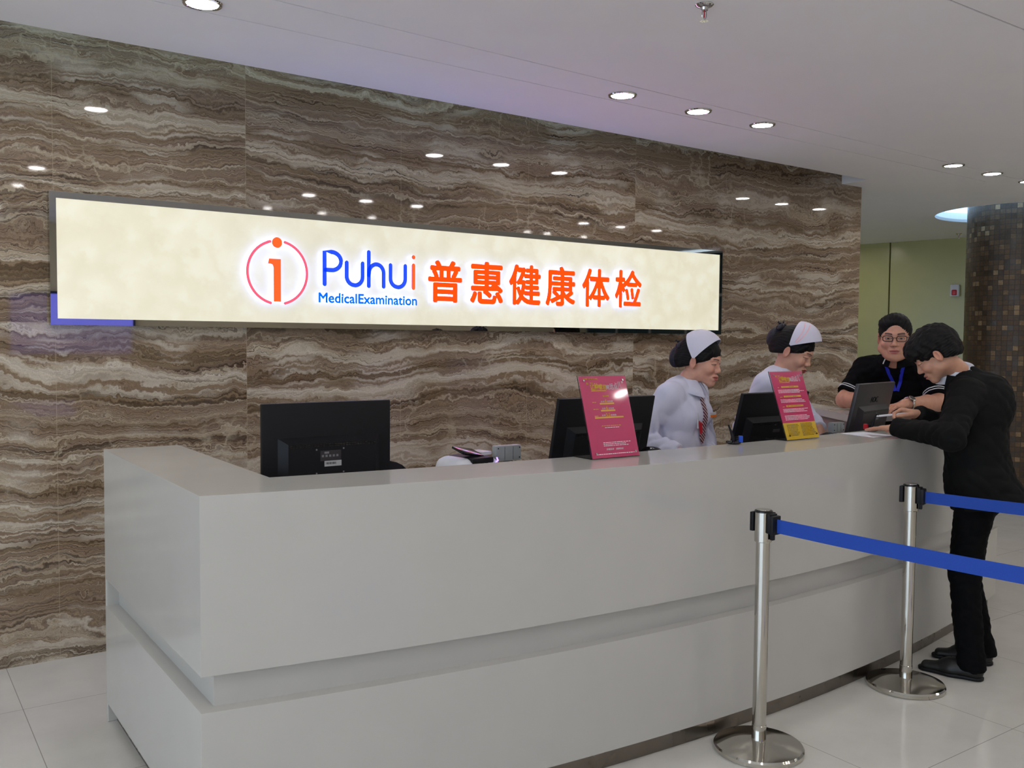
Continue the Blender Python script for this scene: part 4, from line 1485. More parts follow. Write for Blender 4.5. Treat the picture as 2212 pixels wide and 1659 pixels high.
# ------------------------------------------------------------------ people
m_hair = M('black_hair', (15, 13, 13), 0.6, var=0.35, scale=90, stretch=(1, 1, 0.25), spec=0.2)
m_skin_f = skin_material('light_skin', None)
m_coat = M('white_cotton_coat', (206, 206, 226), 0.8, var=0.02, scale=250, sheen=0.1)
m_capm = M('white_starched_cap', (214, 210, 226), 0.75, var=0.01, scale=200)
m_net = M('navy_hair_net', (16, 16, 34), 0.6, var=0.3, scale=300, bump=0.4)
m_suit = M('black_suit_cloth', (15, 15, 15), 0.8, var=0.15, scale=300, spec=0.15)
m_trouser = M('black_trouser_cloth', (7, 7, 9), 0.85, var=0.15, scale=300, spec=0.12)
m_shirt = M('white_shirt_cotton', (222, 222, 230), 0.8, var=0.02, scale=250)
m_polo = M('black_polo_jersey', (8, 8, 11), 0.85, var=0.15, scale=400, spec=0.12)
m_stripe = M('white_knit_stripe', (220, 220, 222), 0.8)
m_lany = M('blue_lanyard_ribbon', (24, 40, 190), 0.6)
m_leather = M('black_shoe_leather', (12, 12, 12), 0.45, var=0.2, scale=60)
m_pinkst = M('pink_cap_stripe', (240, 190, 200), 0.75)
m_tag = M('orange_name_tag', (232, 120, 40), 0.4)
m_white_tr = M('white_trousers', (200, 200, 214), 0.8, var=0.02)

def tie_material():
    k = NT('striped_tie_silk')
    co, x, y, z = k.xyz()
    f = k.math('FRACT', k.math('MULTIPLY', k.math('ADD', k.math('MULTIPLY', x, 0.9), k.math('ADD', k.math('MULTIPLY', y, -0.5), z)), 62.0))
    c = k.mix(k.math('GREATER_THAN', f, 0.62), lin((88, 22, 38)), lin((206, 190, 196)))
    k.l(c, k.b.inputs['Base Color'])
    k.b.inputs['Roughness'].default_value = 0.5
    return k.m
m_tie = tie_material()

def elbow_creases(elbows):
    """cloth bunching round each elbow: rings that fade along the arm"""
    def fn(X, Y, Z):
        r = 0.0
        for e, d in elbows:
            d = unit(d)
            t = (X - e[0]) * d[0] + (Y - e[1]) * d[1] + (Z - e[2]) * d[2]
            q = (X - e[0]) ** 2 + (Y - e[1]) ** 2 + (Z - e[2]) ** 2
            r = r + np.exp(-q / 0.026) * (1 - 2 * np.abs(np.sin(t * 62 + 1.4 * np.sin(X * 38 + Z * 29))))
        return r
    return fn

def person(base, label):
    return tag(empty('person', base), label, 'person')

def attach(o, root):
    """parent an object built in world coordinates under a root that stands elsewhere"""
    o.parent = root
    o.matrix_parent_inverse = Matrix.Translation(-Vector(root.location))
    return o

def torso_prims(hip, waist, chest, sc, nb, R, w, k=0.06):
    """w: list of (half width, half depth) for hips, waist, chest, shoulders"""
    return [ecap(hip, waist, w[0], w[1], R, k=k), ecap(waist, chest, w[1], w[2], R, k=k), ecap(chest, sc, w[2], w[3], R, k=k)]

def hair_prims(front=0.045, top=0.014, side=0.006, nape=-0.085, extra=(), cuts=(), face=0.064, rough=0.0022):
    p = [ell((0, -0.020, 0.034), (0.074 + side, 0.096 + side + 0.004, 0.083 + top), k=0.01),
         ell((0, -0.055, -0.025), (0.066 + side, 0.055 + side, 0.062), k=0.03)]
    p += list(extra)
    p += [disp(strand_noise, rough)]
    # open the face and the ears
    p += [ell((0, 0.108, -0.045), (face, 0.066, 0.045 + front), op='s', k=0.012)]
    for s in (-1, 1):
        p += [ell((s * 0.085, 0.022, -0.055), (0.034, 0.036, 0.060), op='s', k=0.01),
              ell((s * 0.088, -0.012, -0.016), (0.018, 0.021, 0.034), op='s', k=0.008)]
    p += [half((0, -0.10, nape), (0, 0.45, -1.0), k=0.01)]
    p += list(cuts)
    p += [disp(strand_noise, 0.0005)]
    return p

def build_hair(prims, A, o, root, name='hair', mat=None, res=0.0032):
    us = [p for p in prims if p.op == 'u']
    v, q = surface(prims, res, pad=0.02)
    return attach(to_mesh(name, [(v @ np.asarray(A).T + V(o), q, None)], mat or m_hair), root)

# ------------------------------------------------------------------ the two nurses
def nurse_cap(root, A, o, t0, t1, stripes=False, rise=0.042, c0=(0, -0.012, 0.008)):
    """fan-shaped starched cap: folds from ear to ear over the crown, between two angles measured at the ears"""
    A = np.asarray(A)
    b = bmesh.new()
    nu, nv = 40, 8
    c0 = V(c0)
    def pt(u, v, off):
        ph = math.pi * u                        # 0 right ear .. pi left ear
        s = math.sin(ph)
        th = t0 + (t1 - t0) * v
        d = V(math.cos(ph), s * math.cos(th), s * math.sin(th))
        # ellipsoid radius along d plus a stiff rise toward the middle of the fan
        r = V(0.087, 0.108, 0.099)
        L = 1 / math.sqrt(((d / r) ** 2).sum())
        L += off + rise * s ** 2 * (0.35 + 0.65 * math.sin(math.pi * min(1.0, 0.25 + 0.55 * v)))
        return V(o) + A @ (c0 + d * L)
    grid = [[[b.verts.new(pt(0.03 + 0.94 * i / nu, j / nv, off)) for j in range(nv + 1)] for i in range(nu + 1)] for off in (0.0, 0.003)]
    for i in range(nu):
        for j in range(nv):
            for g_, rev in ((0, True), (1, False)):
                f = (grid[g_][i][j], grid[g_][i + 1][j], grid[g_][i + 1][j + 1], grid[g_][i][j + 1])
                b.faces.new(f[::-1] if rev else f)
    edge = [(i, 0) for i in range(nu + 1)] + [(nu, j) for j in range(1, nv + 1)] + [(i, nv) for i in range(nu - 1, -1, -1)] + [(0, j) for j in range(nv - 1, 0, -1)]
    for (i, j), (k, l) in zip(edge, edge[1:] + edge[:1]):
        b.faces.new((grid[0][i][j], grid[0][k][l], grid[1][k][l], grid[1][i][j]))
    bmesh.ops.recalc_face_normals(b, faces=b.faces)
    me = bpy.data.meshes.new('nurse_cap')
    b.to_mesh(me)
    b.free()
    me.polygons.foreach_set('use_smooth', [True] * len(me.polygons))
    me.set_sharp_from_angle(angle=math.radians(50))
    cp = attach(link('nurse_cap', me, m_capm), root)
    if stripes:
        for v0 in (0.40, 0.58):
            pts = [pt(0.13 + 0.30 * i / 20, v0 + 0.45 * (i / 20 - 0.5), 0.0035) for i in range(21)]
            nr = [unit(p_ - (V(o) + A @ c0)) for p_ in pts]
            st = ribbon('cap_stripe', pts, np.array(nr), 0.0055, 0.0006, m_pinkst, None)
            st.parent = cp
            st.matrix_parent_inverse = cp.matrix_parent_inverse
            st.matrix_parent_inverse = Matrix.Identity(4)
    return cp

def nurse(base, label, hc, hF, pitch, roll, nb, sc, F, shw, arms, hip, skin, lips, smile, capang, stripes, tag_off, badge, hs=1.0, bun_up=0.0):
    root = person(base, label)
    F = unit((*F, 0)) if len(F) == 2 else unit(F)
    R = V(F[1], -F[0], 0)
    sc, nb, hip, hc = V(sc), V(nb), V(hip), V(hc)
    A = head_frame(hF, pitch, roll)
    SR, SL = sc + R * shw, sc - R * shw
    waist = hip * 0.55 + sc * 0.45
    chest = hip * 0.22 + sc * 0.78
    # --- body
    bp = torso_prims(hip, waist, chest, sc, nb, R, [(0.135, 0.085), (0.105, 0.075), (0.12, 0.085), (0.13, 0.05)])
    bp += [cap(nb - V(0, 0, 0.05), nb + (hc - nb) * 0.3, 0.047, 0.043, k=0.03), cap(SR, SL, 0.04, k=0.04)]
    hands = []
    for s, S0 in ((1, SR), (-1, SL)):
        e, w, hd, hn = arms[s]
        e, w = V(e), V(w)
        bp += [cap(S0, e, 0.040, 0.032, k=0.03), cap(e, w, 0.030, 0.022, k=0.015)]
        Y = unit(hd)
        Z = unit(V(hn) - Y * (V(hn) @ Y))
        Ah = np.stack([np.cross(Y, Z), Y, Z], 1)
        hands.append(place(hand(skin, [(0.25, 0.35, 0.25), (0.3, 0.4, 0.25), (0.35, 0.4, 0.3), (0.4, 0.45, 0.3)], -s, size=0.9), Ah, w))
    feet = []
    for s in (1, -1):
        h = hip + R * 0.075 * s - V(0, 0, 0.03)
        a = V(base[0], base[1], 0.08) + R * 0.08 * s
        kn = (h + a) / 2 + F * 0.02
        bp += leg_prims(h, kn, a)
        feet.append((a - F * 0.05, a + F * 0.17))
    v, q = surface(bp, 0.006)
    sk = np.array(lin(skin)[:3])
    hp = head(skin, lips, True, smile=smile, eye=0.2, brow=0.7, wide=0.96, neck=0.043, neck_end=tuple(A.T @ ((nb - hc) * 0.9 / hs)))
    hp = (hp[0] * hs, hp[1], hp[2])
    body = attach(to_mesh('body', [(v, q, np.tile(sk, (len(v), 1))), place(hp, A, hc)] + hands, m_skin_f), root)
    # --- hair, bun, net
    fr = hair_prims(front=0.040, top=0.009, side=0.007, nape=-0.06, face=0.058, rough=0.0011, extra=[ell((0, -0.105, 0.0), (0.05, 0.035, 0.05), k=0.03)] + [cap((s * 0.055, 0.058, 0.055), (s * 0.073, 0.028, 0.006), 0.013, 0.008, k=0.012) for s in (-1, 1)] + [cap((s * 0.073, 0.030, 0.006), (s * 0.0755, 0.010, -0.026), 0.009, 0.004, k=0.008) for s in (-1, 1)])
    build_hair(fr, A * hs, hc, root)
    bz = bun_up
    bun = [ell((0, -0.128, -0.012 + bz), (0.045, 0.036, 0.055), k=0.01), disp(lambda X, Y, Z: np.sin(X * 420 + Z * 300) * np.sin(Z * 420 - X * 300), 0.0012)]
    bo = build_hair(bun, A * hs, hc, root, 'hair_bun', m_net)
    b = B()
    for s in (-1, 1):
        b.ball((s * 0.028, -0.112, 0.052 + bz), (0.028, 0.014, 0.016), 16, Matrix.Rotation(s * 0.45, 4, 'Y'))
        b.ball((s * 0.016, -0.128, 0.040 + bz), (0.022, 0.010, 0.013), 14, Matrix.Rotation(-s * 0.7, 4, 'Y'))
    b.ball((0, -0.118, 0.050 + bz), (0.010, 0.010, 0.012), 12)
    r = random.Random(5)
    for k in range(9):
        b.ball((r.uniform(-0.04, 0.04), -0.125 - r.uniform(0, 0.012), 0.03 + bz + r.uniform(-0.01, 0.045)), (0.008, 0.004, 0.006), 10)
    attach(b.build('hair_bow', m_net, None, True, Matrix.Translation(hc) @ Matrix((A * hs).tolist()).to_4x4()), root)
    nurse_cap(root, A * hs, hc, capang[0], capang[1], stripes=stripes, c0=capang[2])
    # --- coat
    ct = torso_prims(hip - V(0, 0, 0.28), hip, waist, sc, nb, R, [(0.20, 0.15), (0.175, 0.125), (0.145, 0.11), (0.15, 0.075)])
    ct += [ecap(waist, chest, (0.145, 0.11), (0.152, 0.118), R, k=0.05), ecap(chest, sc, (0.15, 0.115), (0.15, 0.068), R, k=0.05)]
    ct += [cap(SR - V(0, 0, 0.014), nb - V(0, 0, 0.052), 0.050, 0.048, k=0.035), cap(SL - V(0, 0, 0.014), nb - V(0, 0, 0.052), 0.050, 0.048, k=0.035)]
    for s in (-1, 1):
        ct.append(ell(chest + F * 0.075 + R * 0.062 * s - V(0, 0, 0.01), (0.062, 0.055, 0.062), k=0.04))
    for s, S0 in ((1, SR), (-1, SL)):
        e, w = V(arms[s][0]), V(arms[s][1])
        ct += [cap(S0 - V(0, 0, 0.014), e, 0.060, 0.050, k=0.03), cap(e, e + (w - e) * 0.93, 0.052, 0.043, k=0.015), cut(e + (w - e) * 0.98, w - e, 0.06)]
    ct += [disp(folds((15, 14, 3.5), seed=base[0]), 0.0030), disp(elbow_creases([(V(arms[q][0]), V(arms[q][1]) - V(arms[q][0])) for q in (1, -1)]), 0.010)]
    v, q = surface(ct, 0.0055)
    coat = attach(to_mesh('coat', [(v, q, None)], m_coat), root)
    up = unit(nb - sc + V(0, 0, 0.12))
    Ac = frame(F, up)
    cl = attach(collar('collar', nb - V(0, 0, 0.020), Ac, (0.053, 0.053), 0.036, (0.104, 0.100), 0.058, m_coat, None, gap=0.16, point=0.02, fall=0.012), root)
    # tie on the coat front
    pts, nr = [], []
    for t in np.linspace(0, 1, 16):
        st = nb + F * 0.35 - V(0, 0, 0.045 + 0.26 * t)
        hit = on_surface(ct, st, -F)
        if hit is not None:
            pts.append(hit + F * 0.004)
            nr.append(F)
    if len(pts) > 4:
        wd = np.interp(np.linspace(0, 1, len(pts)), [0, 0.08, 0.12, 0.85, 1], [0.030, 0.034, 0.024, 0.056, 0.004])
        attach(ribbon('necktie', pts, np.array(nr), 0.03, 0.005, m_tie, None, wd), root)
    # buttons and placket
    for z in (0.13, 0.22, 0.31, 0.40):
        hit = on_surface(ct, nb + F * 0.35 - R * 0.012 - V(0, 0, 0.03 + z), -F)
        if hit is not None:
            attach(B().ball(hit + F * 0.001, (0.006, 0.006, 0.006), 10).build('coat_button', m_offwhite, None, True), root)
    # name tag on the left chest
    hit = on_surface(ct, nb + F * 0.35 - R * 0.085 - V(0, 0, tag_off), -F)
    if hit is not None:
        Mt = Matrix.Translation(hit + F * 0.003) @ Matrix(np.stack([R, F, V(0, 0, 1)], 1).tolist()).to_4x4()
        t_ = attach(B().box((-0.032, -0.002, -0.012), (0.032, 0.002, 0.012), 0.001).build('name_tag', m_offwhite, None, mtx=Mt), root)
        o_ = B().box((-0.032, 0.0018, -0.012), (0.032, 0.0028, 0.0)).build('tag_band', m_tag, None, mtx=Mt)
        o_.parent = t_
    if badge:
        p0 = nb + F * 0.35 + R * 0.035 - V(0, 0, 0.215)
        hit = on_surface(ct, p0, -F)
        if hit is not None:
            Mt = Matrix.Translation(hit + F * 0.006) @ Matrix(np.stack([R, F, V(0, 0, 1)], 1).tolist()).to_4x4() @ Matrix.Rotation(0.25, 4, 'Y')
            bd = attach(B().box((-0.014, -0.003, -0.036), (0.014, 0.003, 0.036), 0.004).build('red_badge', m_redp, None, 30, mtx=Mt), root)
            pl_ = B().cyl((0.030, 0.0, 0.0), (0.022, 0.0, 0.075), 0.004, n=10).build('pen_clip', m_offwhite, None, True, mtx=Mt)
            pl_.parent = bd
    # trousers and shoes
    tp = []
    for s in (1, -1):
        h = hip + R * 0.075 * s - V(0, 0, 0.03)
        a = V(base[0], base[1], 0.08) + R * 0.08 * s
        kn = (h + a) / 2 + F * 0.02
        tp += leg_prims(h, kn, a + V(0, 0, 0.0), (0.092, 0.07, 0.062))
    v, q = surface(tp, 0.01)
    attach(to_mesh('trousers', [(v, q, None)], m_white_tr), root)
    for h_, t_ in feet:
        attach(shoe('shoe', h_, t_, m_coat, None, laces=False), root)
    return root

nurse((3.305, 3.30, 0), 'smiling nurse in a plain white cap, with striped tie and red badge, nearer the sign',
      (3.338, 3.158, 1.477), (0.40, -0.917), R_(12), R_(3), (3.300, 3.213, 1.372), (3.292, 3.238, 1.318), (0.30, -0.954), 0.142,
      {1: ((3.045, 3.285, 1.095), (3.115, 3.075, 1.045), (0.35, -0.9, -0.1), (0, 0, 1)), -1: ((3.50, 3.29, 1.08), (3.385, 3.13, 1.0), (-0.3, -0.9, -0.1), (0, 0, 1))},
      (3.305, 3.295, 0.88), (206, 152, 130), (168, 80, 76), 1.0, (R_(54), R_(126), (0, -0.012, 0.006)), False, 0.165, True)
nurse((4.10, 3.36, 0), 'nurse with a pink striped white cap reading downward, behind the crimson and yellow notice',
      (4.125, 3.221, 1.521), (0.355, -0.927), R_(26), R_(0), (4.092, 3.277, 1.415), (4.085, 3.30, 1.36), (0.30, -0.954), 0.165,
      {1: ((3.87, 3.34, 1.12), (4.02, 3.19, 1.02), (0.5, -0.8, -0.2), (0, 0, 1)), -1: ((4.30, 3.27, 1.15), (4.215, 3.115, 1.10), (0.2, -0.5, -0.8), (0, 0, 1))},
      (4.10, 3.36, 0.92), (206, 156, 132), (146, 28, 38), 0.0, (R_(36), R_(100), (0, -0.014, 0.022)), True, 0.135, False, 1.05, 0.03)

# ------------------------------------------------------------------ man in the dark suit
def suit_man():
    root = person((4.34, 2.30, 0), 'man in a dark suit stooping over the desk to write, standing outside it')
    F = unit((-0.35, 0.94, 0))
    R = V(F[1], -F[0], 0)
    hip, waist, chest, sc = V(4.345, 2.300, 0.91), V(4.345, 2.322, 1.08), V(4.352, 2.335, 1.24), V(4.342, 2.350, 1.340)
    nb, hc = V(4.288, 2.392, 1.425), V(4.178, 2.451, 1.517)
    A = head_frame((-0.45, 0.893), R_(38), R_(-4))
    SL, SR = V(4.176, 2.292, 1.335), V(4.508, 2.416, 1.335)
    eL, wL = V(3.962, 2.235, 1.152), V(4.005, 2.520, 1.168)
    eR, wR = V(4.400, 2.450, 1.130), V(4.165, 2.512, 1.222)
    skin = (194, 144, 118)
    hips = {1: hip + R * 0.088, -1: hip - R * 0.088}
    kn = {1: V(4.372, 2.378, 0.47), -1: V(4.236, 2.300, 0.475)}
    an = {1: V(4.440, 2.325, 0.085), -1: V(4.196, 2.245, 0.085)}
    bp = torso_prims(hip, waist, chest, sc, nb, R, [(0.14, 0.09), (0.13, 0.085), (0.15, 0.095), (0.15, 0.06)])
    bp += [cap(SR, SL, 0.045, k=0.04), cap(sc, nb + (hc - nb) * 0.3, 0.06, 0.05, k=0.03),
           cap(SL, eL, 0.042, 0.036, k=0.03), cap(eL, wL, 0.034, 0.025, k=0.015), cap(SR, eR, 0.042, 0.036, k=0.03), cap(eR, wR, 0.034, 0.025, k=0.015)]
    for s in (1, -1):
        bp += leg_prims(hips[s], kn[s], an[s])
    v, q = surface(bp, 0.006)
    sk = np.array(lin(skin)[:3])
    hp = head(skin, (176, 104, 92), False, wide=1.0, eye=0.12, brow=1.3, neck=0.052, neck_end=tuple(A.T @ ((nb - hc) * 0.95)))
    # left hand lies flat on the paper, right hand closes on the pen
    YL = unit((0.02, 1.0, -0.13))
    ZL = unit(V(0.1, 0.1, 1))
    ZL = unit(ZL - YL * (ZL @ YL))
    hl = place(hand(skin, [(0.02, 0.06, 0.05), (0.0, 0.06, 0.05), (0.0, 0.08, 0.05), (0.02, 0.08, 0.06)], 1, spread=0.10, thumb=(0.6, 0.75, -0.04)), np.stack([np.cross(YL, ZL), YL, ZL], 1), wL)
    YR = unit((-0.52, 0.80, 0.10))
    ZR = unit(V(0.55, 0.25, 0.80))
    ZR = unit(ZR - YR * (ZR @ YR))
    AR = np.stack([np.cross(YR, ZR), YR, ZR], 1)
    hr = place(hand(skin, [(0.75, 0.95, 0.35), (1.0, 1.1, 0.5), (1.2, 1.2, 0.7), (1.3, 1.3, 0.8)], -1, thumb=(0.30, 0.80, -0.50), thumb_curl=0.05, spread=0.02), AR, wR)
    attach(to_mesh('body', [(v, q, np.tile(sk, (len(v), 1))), place(hp, A, hc), hl, hr], m_skin_f), root)
    hair = hair_prims(front=0.030, top=0.022, side=0.013, nape=-0.07,
                      extra=[ell((0, 0.050, 0.075), (0.070, 0.055, 0.042), k=0.03), cap((-0.052, 0.080, 0.058), (0.052, 0.080, 0.058), 0.026, k=0.02),
                             ell((0, -0.085, 0.03), (0.065, 0.04, 0.06), k=0.03), cap((-0.068, 0.035, 0.035), (-0.070, 0.030, -0.005), 0.018, 0.010, k=0.015), cap((0.068, 0.035, 0.035), (0.070, 0.030, -0.005), 0.018, 0.010, k=0.015)])
    hair.append(disp(lambda X, Y, Z: np.sin(X * 110 + Y * 35 + 2 * np.sin(Z * 60)) * np.sin(Y * 120 - X * 45), 0.0032))
    build_hair(hair, A, hc, root)
    # shirt, seen between the lapels
    sp = [ecap(chest, sc, (0.155, 0.112), (0.15, 0.072), R, k=0.05), cap(sc + F * 0.01, nb + F * 0.004, 0.085, 0.060, k=0.03), ecap(waist, chest, (0.14, 0.10), (0.155, 0.112), R, k=0.05)]
    v, q = surface(sp, 0.006)
    attach(to_mesh('shirt', [(v, q, None)], m_shirt), root)
    Ac = frame(unit((nb - sc)[0:3] * [1, 1, 0] + F * 0.2), unit(hc - nb + V(0, 0, 0.08)))
    attach(collar('shirt_collar', nb - V(0, 0, 0.012), Ac, (0.062, 0.064), 0.046, (0.080, 0.090), 0.056, m_shirt, None, gap=0.14, point=0.026), root)
    # jacket
    hem = V(4.360, 2.270, 0.800)
    jk = [ecap(hem, hip, (0.195, 0.158), (0.188, 0.145), R, k=0.05), ecap(hip, waist, (0.188, 0.142), (0.176, 0.128), R, k=0.05),
          ecap(waist, chest, (0.176, 0.128), (0.190, 0.134), R, k=0.05), ecap(chest, sc - V(0, 0, 0.02), (0.190, 0.132), (0.185, 0.090), R, k=0.06)]
    jk += [cap(SL - V(0, 0, 0.012), nb - F * 0.03 - V(0, 0, 0.03), 0.062, 0.066, k=0.05), cap(SR - V(0, 0, 0.012), nb - F * 0.03 - V(0, 0, 0.03), 0.062, 0.066, k=0.05)]
    jk += [ell(hem - F * 0.120 + V(0, 0, 0.01), (0.12, 0.055, 0.09), rot=np.stack([R, F, V(0, 0, 1)], 1), k=0.05)]
    jk += [ell(chest - F * 0.07 + V(0, 0, 0.06), (0.15, 0.09, 0.12), rot=np.stack([R, F, V(0, 0, 1)], 1), k=0.06)]
    # opening over the chest
    jk += [ecap(nb + F * 0.060 + V(0, 0, 0.03), chest + F * 0.165 - V(0, 0, 0.03), (0.074, 0.062), (0.012, 0.03), R, op='s', k=0.006)]
    jk += [cap(nb + V(0, 0, 0.005), nb + (hc - nb) * 0.6, 0.072, 0.076, op='s', k=0.006)]
    jk_body = list(jk)
    for S0, e, w in ((SL, eL, wL), (SR, eR, wR)):
        jk += [cap(S0 - V(0, 0, 0.01), e, 0.074, 0.060, k=0.05), cap(e, e + (w - e) * 1.0, 0.060, 0.044, k=0.025)]
    jk += [half(hem - V(0, 0, 0.005), (0.05, -0.1, -1), k=0.006)]
    for S0, e, w in ((SL, eL, wL), (SR, eR, wR)):      # square cuff ends
        d = unit(w - e)
        jk += [cut(w + d * 0.012, d, 0.062)]
    jk += [disp(folds((16, 15, 9), seed=1.3), 0.004), disp(elbow_creases([(eL, wL - eL), (eR, wR - eR)]), 0.005)]
    v, q = surface(jk, 0.0055)
    jo = attach(to_mesh('jacket', [(v, q, None)], m_suit), root)
    lp = collar('jacket_collar', nb - V(0, 0, 0.026), Ac, (0.074, 0.078), 0.046, (0.104, 0.100), 0.060, m_suit, None, gap=1.0, point=0.02)
    attach(lp, root)
    for s in (1, -1):
        pts, nr = [], []
        for t in np.linspace(0, 1, 10):
            st = nb + F * 0.30 + R * s * (0.070 - 0.045 * t) - V(0, 0, 0.02 + 0.16 * t)
            hit = on_surface(jk_body, st, -F)
            if hit is not None:
                pts.append(hit + F * 0.003)
                nr.append(F)
        if len(pts) > 3:
            attach(ribbon('lapel', pts, np.array(nr), 0.05, 0.004, m_suit, None, np.interp(np.linspace(0, 1, len(pts)), [0, 0.25, 1], [0.045, 0.06, 0.012])), root)
    # trousers
    tr = [ecap(hip - V(0, 0, 0.03), hip + V(0, 0, 0.06), (0.165, 0.118), (0.155, 0.11), R, k=0.04)]
    for s in (1, -1):
        tr += [cap(hips[s] - V(0, 0, 0.02), kn[s], 0.090, 0.069, k=0.03), cap(kn[s], an[s] - F * 0.008, 0.069, 0.058, k=0.02), cap(an[s] - F * 0.012, an[s] - F * 0.02 - V(0, 0, 0.06), 0.058, 0.060, k=0.02)]
    tr += [ell(hip - F * 0.030 - V(0, 0, 0.04), (0.14, 0.085, 0.12), rot=np.stack([R, F, V(0, 0, 1)], 1), k=0.05)]
    tr += [half((0, 0, 0.045), (0, 0, -1), k=0.004), disp(folds((24, 24, 14), seed=4.0), 0.004)]
    v, q = surface(tr, 0.0065)
    attach(to_mesh('trousers', [(v, q, None)], m_trouser), root)
    attach(shoe('shoe', (4.220, 2.180, 0), (4.130, 2.455, 0), m_leather, None), root)
    attach(shoe('shoe', (4.468, 2.268, 0), (4.345, 2.512, 0), m_leather, None), root)
    # pen held in the right hand
    ctr = wR + AR @ V(-0.022, 0.105, -0.030)
    d = unit((-0.62, 0.70, -0.12))
    pn = tag(empty('ballpoint_pen', tuple(ctr)), 'white ballpoint pen held in the right hand of the man in the dark suit', 'pen')
    mt = Matrix.Identity(4)
    b = B().cyl(tuple(-d * 0.055), tuple(d * 0.075), 0.0052, n=14)
    b.build('barrel', m_offwhite, pn, True)
    B().cyl(tuple(d * 0.075), tuple(d * 0.088), 0.0046, 0.0012, n=12).build('tip', m_chrome, pn, True)
    return root
suit_man()

# ------------------------------------------------------------------ man in the black polo shirt
def polo_man():
    root = person((5.56, 3.44, 0), 'heavy man with glasses in a black polo shirt leaning on the far counter ledge')
    F = unit((-0.93, -0.37, 0))
    R = V(F[1], -F[0], 0)
    hip, waist, chest, sc = V(5.56, 3.44, 0.93), V(5.44, 3.385, 1.10), V(5.30, 3.325, 1.27), V(5.235, 3.300, 1.402)
    nb, hc = V(5.128, 3.250, 1.475), V(5.032, 3.202, 1.606)
    A = head_frame((-0.850, -0.527), R_(6), R_(0)) * 1.12
    SR, SL = V(5.165, 3.480, 1.400), V(5.315, 3.115, 1.392)
    eR, wR = V(4.985, 3.505, 1.212), V(4.865, 3.290, 1.222)
    eL, wL = V(5.200, 3.015, 1.215), V(4.895, 3.040, 1.218)
    skin = (198, 146, 122)
    hips = {1: hip + R * 0.10, -1: hip - R * 0.10}
    an = {1: V(5.56, 3.44, 0.085) + R * 0.11, -1: V(5.56, 3.44, 0.085) - R * 0.11}
    kn = {s: (hips[s] + an[s]) / 2 + F * 0.03 for s in (1, -1)}
    bp = torso_prims(hip, waist, chest, sc, nb, R, [(0.17, 0.12), (0.17, 0.13), (0.17, 0.12), (0.16, 0.08)])
    bp += [cap(SR, SL, 0.055, k=0.04), cap(sc, nb + (hc - nb) * 0.35, 0.075, 0.066, k=0.03),
           cap(SL, eL, 0.056, 0.050, k=0.03), cap(eL, eL + (wL - eL) * 0.35, 0.049, 0.047, k=0.02), cap(eL + (wL - eL) * 0.35, wL, 0.047, 0.030, k=0.02),
           cap(SR, eR, 0.056, 0.050, k=0.03), cap(eR, eR + (wR - eR) * 0.35, 0.049, 0.046, k=0.02), cap(eR + (wR - eR) * 0.35, wR, 0.046, 0.030, k=0.02)]
    for s in (1, -1):
        bp += leg_prims(hips[s], kn[s], an[s], (0.10, 0.07, 0.05))
    v, q = surface(bp, 0.006)
    sk = np.array(lin(skin)[:3])
    hp = head(skin, (170, 96, 92), False, wide=1.04, eye=0.62, brow=1.25, heavy=0.7, neck=0.062, neck_end=tuple(np.linalg.inv(A) @ ((nb - hc) * 0.95)))
    YL = unit((-0.62, 0.75, -0.12))
    YL = unit(wL - eL + V(0, 0.06, -0.06))
    ZL = unit(V(0, 0, 1) - YL * YL[2])
    hl = place(hand(skin, [(0.2, 0.3, 0.2), (0.25, 0.3, 0.2), (0.3, 0.35, 0.2), (0.3, 0.35, 0.3)], 1, size=1.08), np.stack([np.cross(YL, ZL), YL, ZL], 1), wL)
    YR = unit(wR - eR + V(0, 0, -0.03))
    ZR = unit(V(0, 0, 1) - YR * YR[2])
    hr = place(hand(skin, [(0.2, 0.3, 0.2), (0.25, 0.3, 0.2), (0.3, 0.35, 0.2), (0.3, 0.35, 0.3)], -1, size=1.08), np.stack([np.cross(YR, ZR), YR, ZR], 1), wR)
    attach(to_mesh('body', [(v, q, np.tile(sk, (len(v), 1))), place(hp, A, hc), hl, hr], m_skin_f), root)
    build_hair(hair_prims(front=0.062, top=0.010, side=0.007, nape=-0.07, rough=0.0013, extra=[ell((0.02, 0.030, 0.078), (0.058, 0.050, 0.034), k=0.03)],
                          cuts=[ell((0, 0.118, 0.030), (0.050, 0.050, 0.062), op='s', k=0.02)]), A @ np.diag([1.04, 1, 1]), hc, root)
    # glasses
    g_ = B()
    for s in (-1, 1):
        pts = []
        for i in range(28):
            a = 2 * math.pi * i / 28
            ca, sa = math.cos(a), math.sin(a)
            x = s * 0.034 + 0.0245 * math.copysign(abs(ca) ** 0.55, ca)
            z = -0.002 + 0.0145 * math.copysign(abs(sa) ** 0.6, sa)
            pts.append((x, 0.099 - abs(x) * abs(x) * 4.5, z))
        g_.tube(pts, 0.0021, 8, closed=True)
        g_.tube([(s * 0.0585, 0.084, 0.005), (s * 0.074, 0.060, 0.006), (s * 0.083, 0.010, 0.004), (s * 0.083, -0.012, -0.004)], 0.0016, 8)
    g_.tube([(-0.0095, 0.0985, 0.001), (0, 0.101, 0.004), (0.0095, 0.0985, 0.001)], 0.0015, 8)
    attach(g_.build('eyeglasses', m_blackgloss, None, 60, Matrix.Translation(hc) @ Matrix(A.tolist()).to_4x4()), root)
    # polo shirt
    sp = [ecap(hip - V(0, 0, 0.08), hip, (0.20, 0.16), (0.20, 0.165), R, k=0.05), ecap(hip, waist, (0.20, 0.165), (0.20, 0.16), R, k=0.05),
          ecap(waist, chest, (0.20, 0.16), (0.20, 0.145), R, k=0.05), ecap(chest, sc, (0.20, 0.14), (0.185, 0.095), R, k=0.06)]
